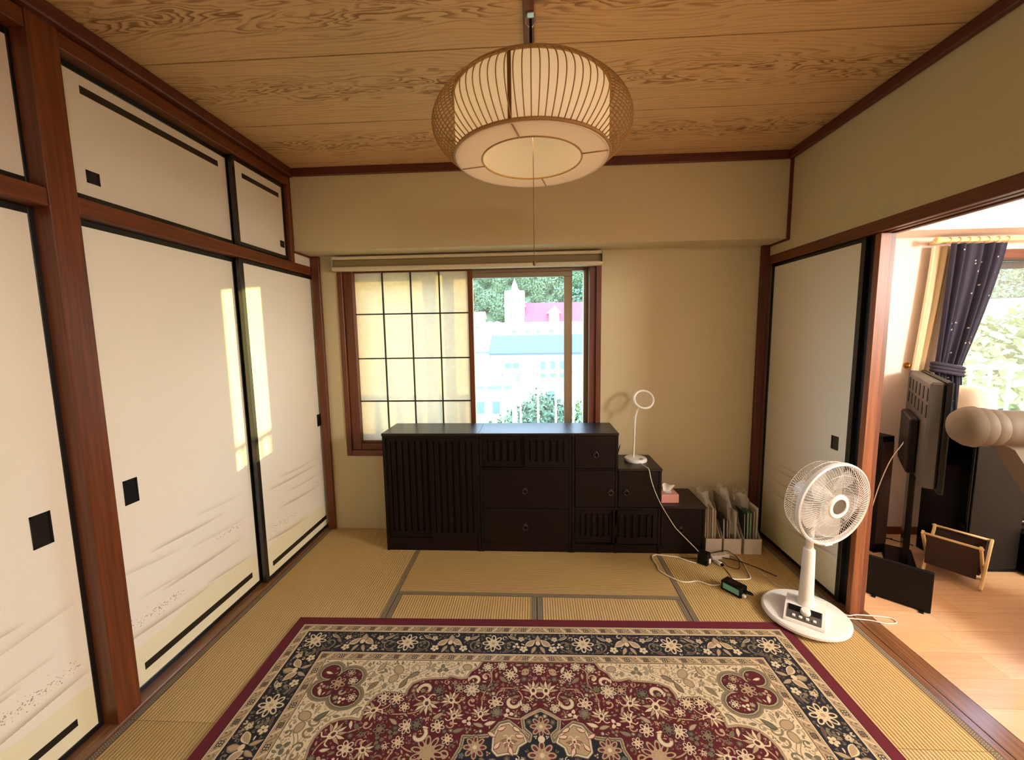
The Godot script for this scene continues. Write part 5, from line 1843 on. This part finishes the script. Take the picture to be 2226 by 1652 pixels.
	box("silver_mark", Vector3(-0.43, 0.045, 0.0204), Vector3(-0.36, 0.056, 0.0218), m.steel, t2)
	box("foot", Vector3(-0.15, 0.0, -0.10), Vector3(0.35, 0.0195, 0.10), m.gloss_black, t2, 0.003)

	var ls := thing("table_lamp", "pale cylindrical lampshade standing on the black box speaker", "lamp", Vector3(4.60, 0.93, 0.34))
	st = begin(true)
	lathe(st, [Vector2(0.0, 0.012), Vector2(0.086, 0.012), Vector2(0.086, 0.255), Vector2(0.080, 0.255), Vector2(0.080, 0.02)], 32)
	obj("shade", st, m.shade_paper, ls)
	st = begin()
	lathe(st, [Vector2(0.0, 0.0), Vector2(0.070, 0.0), Vector2(0.070, 0.0118), Vector2(0.0, 0.0118)], 24)
	obj("base", st, m.pine, ls)

	magazine_rack()
	lounge_chair()
	# loose cords behind the speakers
	for a in [[[3.95, 0.20, 0.62], [3.98, 0.17, 0.45], [4.00, 0.16, 0.20], [3.97, 0.14, 0.02], [4.05, 0.10, 0.012], [4.20, 0.09, 0.012], [4.34, 0.12, 0.02], "dark cable hanging beside the slim tower speaker onto the floor"], [[4.13, 0.16, 0.70], [4.20, 0.10, 0.45], [4.17, 0.09, 0.22], [4.23, 0.08, 0.05], [4.33, 0.10, 0.012], [4.42, 0.20, 0.012], "dark cable hanging below the television back and trailing right"], [[4.22, 0.12, 0.55], [4.30, 0.08, 0.38], [4.24, 0.10, 0.25], [4.14, 0.14, 0.12], [4.12, 0.17, 0.012], [4.22, 0.16, 0.012], "dark cable hanging by the magazine rack and curling back"]]:
		var first := Vector3(a[0][0], a[0][2], a[0][1])
		var t := thing("speaker_cable", a[-1], "cord", first, 0.0, "loose cables behind the television")
		var o := []
		for p in a.slice(0, a.size() - 1):
			o.append(Vector3(p[0], maxf(p[2], 0.0045), p[1]) - first)
		st = begin(true)
		tube(st, smoothed(o), 0.0035, 6)
		obj("cable", st, m.black_plastic, t)
	var wc := thing("white_cable", "thin white cable slanting down across the slim tower speaker", "cord", Vector3(4.15, 0.93, 0.40))
	st = begin(true)
	tube(st, smoothed([Vector3(0.0, 0.0, 0.0), Vector3(-0.06, -0.10, 0.02), Vector3(-0.13, -0.22, 0.02), Vector3(-0.17, -0.40, 0.0), Vector3(-0.20, -0.62, -0.02), Vector3(-0.22, -0.80, -0.05), Vector3(-0.20, -0.926, -0.10)]), 0.003, 6)
	obj("cable", st, m.cord_white, wc)

func magazine_rack() -> void:
	# crossed pine legs at both ends carry a dark cloth sling
	var t := thing("magazine_rack", "small magazine rack with crossed pine legs and dark brown cloth sling", "magazine rack", Vector3(4.345, 0.0, 0.555), 0.62)
	for z in [-0.125, 0.125]:
		for s in [-1.0, 1.0]:
			var st := begin()
			var a := Vector3(-s * 0.095, 0.0, z + s * 0.008)
			var b := Vector3(s * 0.105, 0.270, z + s * 0.008)
			var d := (b - a).normalized()
			X = Transform3D(Basis(d.cross(Vector3.BACK), d, Vector3.BACK), (a + b) * 0.5 + Vector3(0, 0.004, 0))
			bx(st, Vector3.ZERO, Vector3(0.026, a.distance_to(b) - 0.012, 0.014), 0.002)
			X = Transform3D.IDENTITY
			obj("leg", st, m.pine, t)
	for s in [-1.0, 1.0]:
		var st := begin(true)
		tube(st, [Vector3(s * 0.100, 0.262, -0.130), Vector3(s * 0.100, 0.262, 0.130)], 0.008, 8)
		obj("rod", st, m.pine, t)
	var st := begin(true)
	var rows := []
	for j in 5:
		var row := []
		for i in 17:
			var u := i / 8.0 - 1.0
			row.append(Vector3(u * 0.100, 0.268 - 0.205 * (1.0 - pow(absf(u), 3.0)), lerpf(-0.113, 0.113, j / 4.0)))
		rows.append(row)
	sheet(st, rows)
	obj("sling", st, m.dark_cloth, t)
	for s in [-1.0, 1.0]:
		box("side_cloth", Vector3(s * 0.104 - 0.002, 0.07, -0.112), Vector3(s * 0.104 + 0.002, 0.262, 0.112), m.dark_cloth, t, 0.001)

func lounge_chair() -> void:
	var t := thing("lounge_chair", "beige leather lounge chair with a fat rolled head cushion", "chair", Vector3(4.42, 0.0, 1.30), 0.0)
	# head roll along x, its left end rounded and stepped
	var st := begin(true)
	X = Transform3D(Basis(Vector3(0.0, 0.0, 1.0), Vector3(0.985, -0.010, 0.17).normalized(), Vector3(0.0, 0.0, 0.0)), Vector3(-0.61, 1.075, -0.30))
	var ay := Vector3(0.985, -0.010, 0.17).normalized()
	var ax := ay.cross(Vector3.UP).normalized()
	X = Transform3D(Basis(ax, ay, ax.cross(ay)), Vector3(-0.61, 1.075, -0.30))
	lathe(st, [Vector2(0.0, 0.0), Vector2(0.045, 0.004), Vector2(0.078, 0.022), Vector2(0.098, 0.055), Vector2(0.103, 0.080), Vector2(0.090, 0.090), Vector2(0.096, 0.105), Vector2(0.096, 0.125), Vector2(0.085, 0.135), Vector2(0.091, 0.150), Vector2(0.090, 0.172), Vector2(0.081, 0.182), Vector2(0.087, 0.20), Vector2(0.088, 0.75), Vector2(0.0, 0.76)], 36)
	obj("head_roll", st, m.hide, t)
	# back: a leaning slab, narrower towards the seat
	X = Transform3D(Basis(Vector3.UP, -0.17) * Basis(Vector3.RIGHT, -0.10), Vector3(-0.20, 0.38, -0.22))
	st = begin()
	prism(st, PackedVector2Array([Vector2(0.02, 0.0), Vector2(-0.02, 0.32), Vector2(-0.16, 0.58), Vector2(-0.26, 0.635), Vector2(0.45, 0.635), Vector2(0.45, 0.0)]), -0.06, 0.06)
	obj("backrest", st, m.hide, t)
	X = Transform3D.IDENTITY
	box("seat", Vector3(-0.18, 0.30, -0.18), Vector3(0.50, 0.44, 0.42), m.hide, t, 0.03)
	for x in [-0.14, 0.42]:
		for z in [-0.14, 0.34]:
			box("leg", Vector3(x, 0.0, z), Vector3(x + 0.04, 0.30, z + 0.04), m.wood_y, t, 0.003)


# ---------- outside ----------
func blob(sd: int, r: Vector3, leaf_size: float, leaves: int) -> ArrayMesh:
	# a leafy crown: many small bent leaves on a lumpy ball
	var st := begin()
	var n := FastNoiseLite.new()
	n.seed = sd
	n.frequency = 1.5
	var g := RandomNumberGenerator.new()
	g.seed = sd
	for i in leaves:
		var d := Vector3(g.randfn(), g.randfn(), g.randfn()).normalized()
		var k := (1.0 + 0.45 * n.get_noise_3dv(d) + 0.2 * n.get_noise_3dv(d * 3.0)) * (0.72 + 0.28 * sqrt(g.randf()))
		var p := d * k * r + Vector3(0, r.y, 0)
		var s := leaf_size * (0.6 + 0.8 * g.randf())
		var side := d.cross(Vector3(g.randfn(), g.randfn(), g.randfn())).normalized()
		var tip := (d * 0.5 + side.cross(d) + Vector3(0, 0.2, 0)).normalized()
		var a := p - tip * s
		var b := p + tip * s
		tri(st, a, p + side * s * 0.55 + d * s * 0.2, b, d)
		tri(st, a, p - side * s * 0.55 + d * s * 0.2, b, d)
	st.generate_normals()
	return st.commit()

func hill_height(x: float, z: float) -> float:
	var d := -z
	var y := -9.0
	if d > 55.0:
		y += (minf(d, 118.0) - 55.0) * 0.19
	if d > 118.0:
		y += (d - 118.0) * 0.62
	y += 1.6 * sin(x * 0.05) * clampf((d - 60.0) / 60.0, 0.0, 1.0)
	return y

func gable_house(called: String, label: String, at: Vector3, w: float, d: float, h: float, roof_h: float, roof: Material, windows: Array, turn := 0.0) -> Node3D:
	# ridge along x; windows are [x, y, width, height] on the side that faces us
	var t := thing(called, label, "house", at, turn)
	box("wall", Vector3(-w * 0.5, 0, -d * 0.5), Vector3(w * 0.5, h, d * 0.5), m.house_white, t)
	var st := begin()
	X = Transform3D(Basis(Vector3(0, 0, 1), Vector3(0, 1, 0), Vector3(-1, 0, 0)), Vector3(0, h, 0))
	prism(st, PackedVector2Array([Vector2(-d * 0.5 - 0.5, -0.05), Vector2(0, roof_h), Vector2(d * 0.5 + 0.5, -0.05), Vector2(d * 0.5 + 0.5, -0.25), Vector2(-d * 0.5 - 0.5, -0.25)]), -w * 0.5 - 0.4, w * 0.5 + 0.4)
	X = Transform3D.IDENTITY
	obj("roof", st, roof, t)
	for q in windows:
		var fr := box("window", Vector3(q[0] - q[2] * 0.5, q[1], d * 0.5 + 0.01), Vector3(q[0] + q[2] * 0.5, q[1] + q[3], d * 0.5 + 0.06), m.house_trim, t)
		box("pane", Vector3(q[0] - q[2] * 0.42, q[1] + 0.08, d * 0.5 + 0.061), Vector3(q[0] + q[2] * 0.42, q[1] + q[3] - 0.08, d * 0.5 + 0.075), m.house_glass, fr)
	return t

func outside() -> void:
	var sp: Texture2D = m.speck
	mat("house_white", Color8(218, 219, 215), 0.85)
	mat("house_trim", Color8(190, 200, 202), 0.6)
	mat("house_glass", Color8(96, 122, 130), 0.4)
	mat("roof_blue", Color8(74, 90, 132), 0.7)
	mat("roof_red", Color8(192, 62, 74), 0.7)
	mat("roof_grey", Color8(110, 124, 136), 0.7)
	mat("roof_orange", Color8(198, 104, 78), 0.7)
	grained("leaf_a", Color8(92, 118, 84), 0.9, sp, Vector3(0.4, 0.4, 0.4))
	grained("leaf_b", Color8(110, 134, 92), 0.9, sp, Vector3(0.4, 0.4, 0.4))
	grained("leaf_c", Color8(130, 154, 86), 0.9, sp, Vector3(0.6, 0.6, 0.6))
	mat("bark", Color8(96, 78, 60), 0.9)
	grained("grass", Color8(110, 128, 84), 0.95, sp, Vector3(0.05, 0.05, 0.05))

	# the ground falls away below the balcony and climbs to a wooded hill
	var h := struct("hillside", "grassy ground rising to a wooded hill beyond the houses", "hill")
	var st := begin(true)
	var nx := 44
	var nz := 34
	var P := func(i: int, j: int) -> Vector3:
		var x := -120.0 + 380.0 * i / nx
		var z := -3.0 - 260.0 * pow(float(j) / nz, 1.3)
		return Vector3(x, hill_height(x, z), z)
	for j in nz:
		for i in nx:
			quad(st, P.call(i, j), P.call(i + 1, j), P.call(i + 1, j + 1), P.call(i, j + 1), Vector3.UP)
	obj("ground", st, m.grass, h)

	# trees: three kinds, each tree its own thing
	var kinds := [[blob(3, Vector3(3.2, 3.6, 3.2), 0.42, 900), "leaf_a", "dark green rounded tree"], [blob(5, Vector3(2.8, 4.4, 2.8), 0.40, 900), "leaf_b", "tall grey-green tree"], [blob(8, Vector3(3.6, 3.0, 3.6), 0.42, 900), "leaf_b", "broad pale green tree"]]
	var g := RandomNumberGenerator.new()
	g.seed = 33
	var spots := []
	for j in 8:
		var z := -121.0 - 7.6 * j
		for i in 7:
			spots.append([(-28.0 + 8.8 * i + 4.4 * (j % 2)) * (-z / 140.0) + g.randf(), z, 0.92 + g.randf() * 0.22, "on the wooded hill behind the church"])
	for j in 5:
		var z := -122.0 - 8.0 * j
		for i in 5:
			spots.append([-z * 1.0 + i * 10.6 + 5.0 * (j % 2), z, 1.1 + g.randf() * 0.25, "on the far hill beyond the curtained window"])
	for s in spots:
		var k: Array = kinds[g.randi() % 3]
		var t := thing("hill_tree", "%s %s" % [k[2], s[3]], "tree", Vector3(s[0], hill_height(s[0], s[1]) - 0.3, s[1]), g.randf() * TAU, "trees " + s[3])
		var c := MeshInstance3D.new()
		c.name = "crown"
		c.mesh = k[0]
		c.material_override = m[k[1]]
		c.position.y = 0.6 * s[2]
		c.scale = Vector3.ONE * s[2]
		t.add_child(c)
		var q := begin()
		lathe(q, [Vector2(0.30, 0.0), Vector2(0.20, 1.6)], 6)
		obj("trunk", q, m.bark, t)

	# house with the slate-blue roof
	gable_house("blue_roof_house", "long white house with a slate-blue roof below the church", Vector3(3.6, -9.0, -49.0), 13.6, 7.0, 8.45, 2.05, m.roof_blue, [[-4.95, 6.3, 1.0, 1.0], [-4.0, 6.3, 0.9, 1.0], [-0.8, 5.35, 0.72, 2.1], [0.35, 5.35, 0.72, 2.1], [1.5, 5.35, 0.72, 2.1], [0.2, 2.3, 1.0, 1.6], [4.2, 6.1, 0.9, 1.0]])
	gable_house("grey_roof_house", "white house with a pale grey-blue roof beside the blue-roofed one", Vector3(-7.6, -9.0, -54.0), 7.0, 6.0, 8.4, 1.5, m.roof_grey, [[1.2, 6.6, 1.0, 0.9]])
	gable_house("low_white_house", "white house with grey roof seen low behind the balcony bars", Vector3(-2.9, -9.0, -27.0), 6.0, 5.0, 7.2, 0.9, m.roof_grey, [[0.9, 5.1, 0.9, 1.0], [2.0, 5.1, 0.6, 1.0], [1.3, 2.5, 1.0, 0.9]])
	gable_house("orange_roof_house", "small house with a faded orange roof beside the church", Vector3(-14.6, -1.2, -104.0), 7.0, 6.0, 7.2, 1.6, m.roof_orange, [[2.0, 4.5, 0.9, 1.2], [3.0, 4.5, 0.9, 1.2]])
	gable_house("pale_block", "pale white block among the hillside houses", Vector3(5.0, -2.0, -100.0), 34.0, 5.0, 6.0, 0.6, m.house_white, [[-8.0, 3.9, 1.2, 0.8], [-5.0, 3.9, 1.2, 0.8], [-2.0, 3.9, 1.2, 0.8], [1.0, 3.9, 1.2, 0.8]])
	gable_house("hillside_villa", "white villa on the slope seen past the dotted curtain", Vector3(49.0, -8.9, -42.0), 16.0, 7.0, 12.0, 1.4, m.roof_grey, [[-2.0, 9.8, 1.8, 1.1], [3.0, 9.8, 1.8, 1.1]], -0.7)
	gable_house("garden_house", "white house with a flat pale roof behind the living room balcony", Vector3(32.0, -9.0, -12.0), 9.0, 6.0, 8.6, 0.8, m.roof_grey, [[-1.0, 6.8, 1.2, 1.0]], -0.7)
	church()
	# shrubs and garden trees close below the balcony
	var bush := blob(12, Vector3(1.3, 1.2, 1.3), 0.10, 3600)
	var bl := [[0.6, -17.5, 1.35, "leaf_b"], [2.0, -13.6, 1.15, "leaf_c"], [4.1, -16.4, 1.45, "leaf_b"], [6.6, -15.0, 1.5, "leaf_c"], [2.2, -21.0, 1.6, "leaf_a"], [6.0, -21.0, 1.7, "leaf_c"], [9.6, -18.0, 1.7, "leaf_c"]]
	for b in bl:
		var t := thing("garden_shrub", {"leaf_a": "dark green leafy garden shrub below the balcony railing", "leaf_b": "grey-green leafy garden shrub below the balcony railing", "leaf_c": "bright yellow-green leafy garden shrub below the balcony railing"}[b[3]], "shrub", Vector3(b[0], -6.9, b[1]), b[0], "garden shrubs below the balcony")
		var c := MeshInstance3D.new()
		c.name = "foliage"
		c.mesh = bush
		c.material_override = m[b[3]]
		c.scale = Vector3(b[2], b[2] * 1.12, b[2])
		c.position.y = 0.4
		t.add_child(c)
		var q := begin()
		lathe(q, [Vector2(0.12, -2.0), Vector2(0.08, 1.0)], 6)
		obj("stem", q, m.bark, t)
	var ll := [[24.5, -19.0, 2.2, "middle-sized"], [31.0, -22.0, 2.6, "largest"], [18.0, -12.0, 1.9, "smallest"]]
	for b in ll:
		var t := thing("garden_tree", "%s bright green garden tree outside the living room window" % b[3], "tree", Vector3(b[0], -9.0, b[1]), b[0], "garden trees outside the living room")
		var c := MeshInstance3D.new()
		c.name = "crown"
		c.mesh = bush
		c.material_override = m.leaf_c
		c.scale = Vector3.ONE * b[2]
		c.position.y = 9.0 - b[2] * 1.55
		t.add_child(c)
		var q := begin()
		lathe(q, [Vector2(0.25, 0.0), Vector2(0.15, 5.0)], 8)
		obj("trunk", q, m.bark, t)

func church() -> void:
	var t := thing("church", "white church with tower and rose-red roof on the hillside", "church", Vector3(0, 0, -110.0))
	box("tower", Vector3(-5.9, 1.5, -2.6), Vector3(-0.6, 13.2, 2.6), m.house_white, t)
	box("tower_cornice", Vector3(-6.2, 9.0, -2.9), Vector3(-0.3, 9.4, 2.9), m.house_trim, t)
	var st := begin()
	X = Transform3D(Basis(Vector3.UP, PI / 4), Vector3(-3.25, 13.2, 0))
	lathe(st, [Vector2(2.6, 0.0), Vector2(1.2, 0.5), Vector2(1.0, 1.6), Vector2(0.0, 3.6)], 4)
	X = Transform3D.IDENTITY
	obj("spire", st, m.house_trim, t)
	for x in [-5.0, -3.5, -2.1]:
		var w := box("tower_window", Vector3(x - 0.28, 9.9, 2.61), Vector3(x + 0.28, 12.1, 2.68), m.house_trim, t)
		box("pane", Vector3(x - 0.2, 10.0, 2.681), Vector3(x + 0.2, 12.0, 2.70), m.house_glass, w)
	for x in [-4.2, -3.1]:
		var w := box("tower_window", Vector3(x - 0.24, 6.0, 2.61), Vector3(x + 0.24, 7.6, 2.68), m.house_trim, t)
		box("pane", Vector3(x - 0.17, 6.1, 2.681), Vector3(x + 0.17, 7.5, 2.70), m.house_glass, w)
	box("nave", Vector3(-0.6, 1.0, -7.0), Vector3(22.0, 5.0, 4.0), m.house_white, t)
	st = begin()
	X = Transform3D(Basis(Vector3(0, 0, 1), Vector3(0, 1, 0), Vector3(-1, 0, 0)), Vector3(0, 5.0, 0))
	prism(st, PackedVector2Array([Vector2(4.6, -0.4), Vector2(-1.5, 5.2), Vector2(-7.6, -0.4)]), -22.6, 0.7)
	X = Transform3D.IDENTITY
	obj("roof", st, m.roof_red, t)
	# white gabled dormer on the roof
	st = begin()
	prism(st, PackedVector2Array([Vector2(5.9, 4.9), Vector2(5.9, 7.0), Vector2(5.4, 7.0), Vector2(7.2, 9.0), Vector2(9.0, 7.0), Vector2(8.5, 7.0), Vector2(8.5, 4.9)]), 0.0, 4.9)
	obj("dormer", st, m.house_white, t)
	st = begin()
	X = Transform3D(Basis(Vector3.RIGHT, PI / 2), Vector3(7.2, 7.3, 4.9))
	lathe(st, [Vector2(0.0, 0.05), Vector2(0.3, 0.04), Vector2(0.3, 0.0)], 12)
	X = Transform3D.IDENTITY
	obj("dormer_window", st, m.house_glass, t)
	# arched hall before the tower
	for k in 3:
		st = begin(true)
		X = Transform3D(Basis(Vector3.RIGHT, -PI / 2), Vector3(-11.6 + k * 1.9, 4.2, 2.0))
		lathe(st, [Vector2(0.0, 1.0), Vector2(0.95, 1.0), Vector2(0.95, -3.0), Vector2(0.0, -3.0)], 18)
		X = Transform3D.IDENTITY
		obj("vault", st, m.house_white, t)
	box("hall_wing", Vector3(-12.6, 0.5, -1.0), Vector3(-6.0, 4.2, 3.1), m.house_white, t)
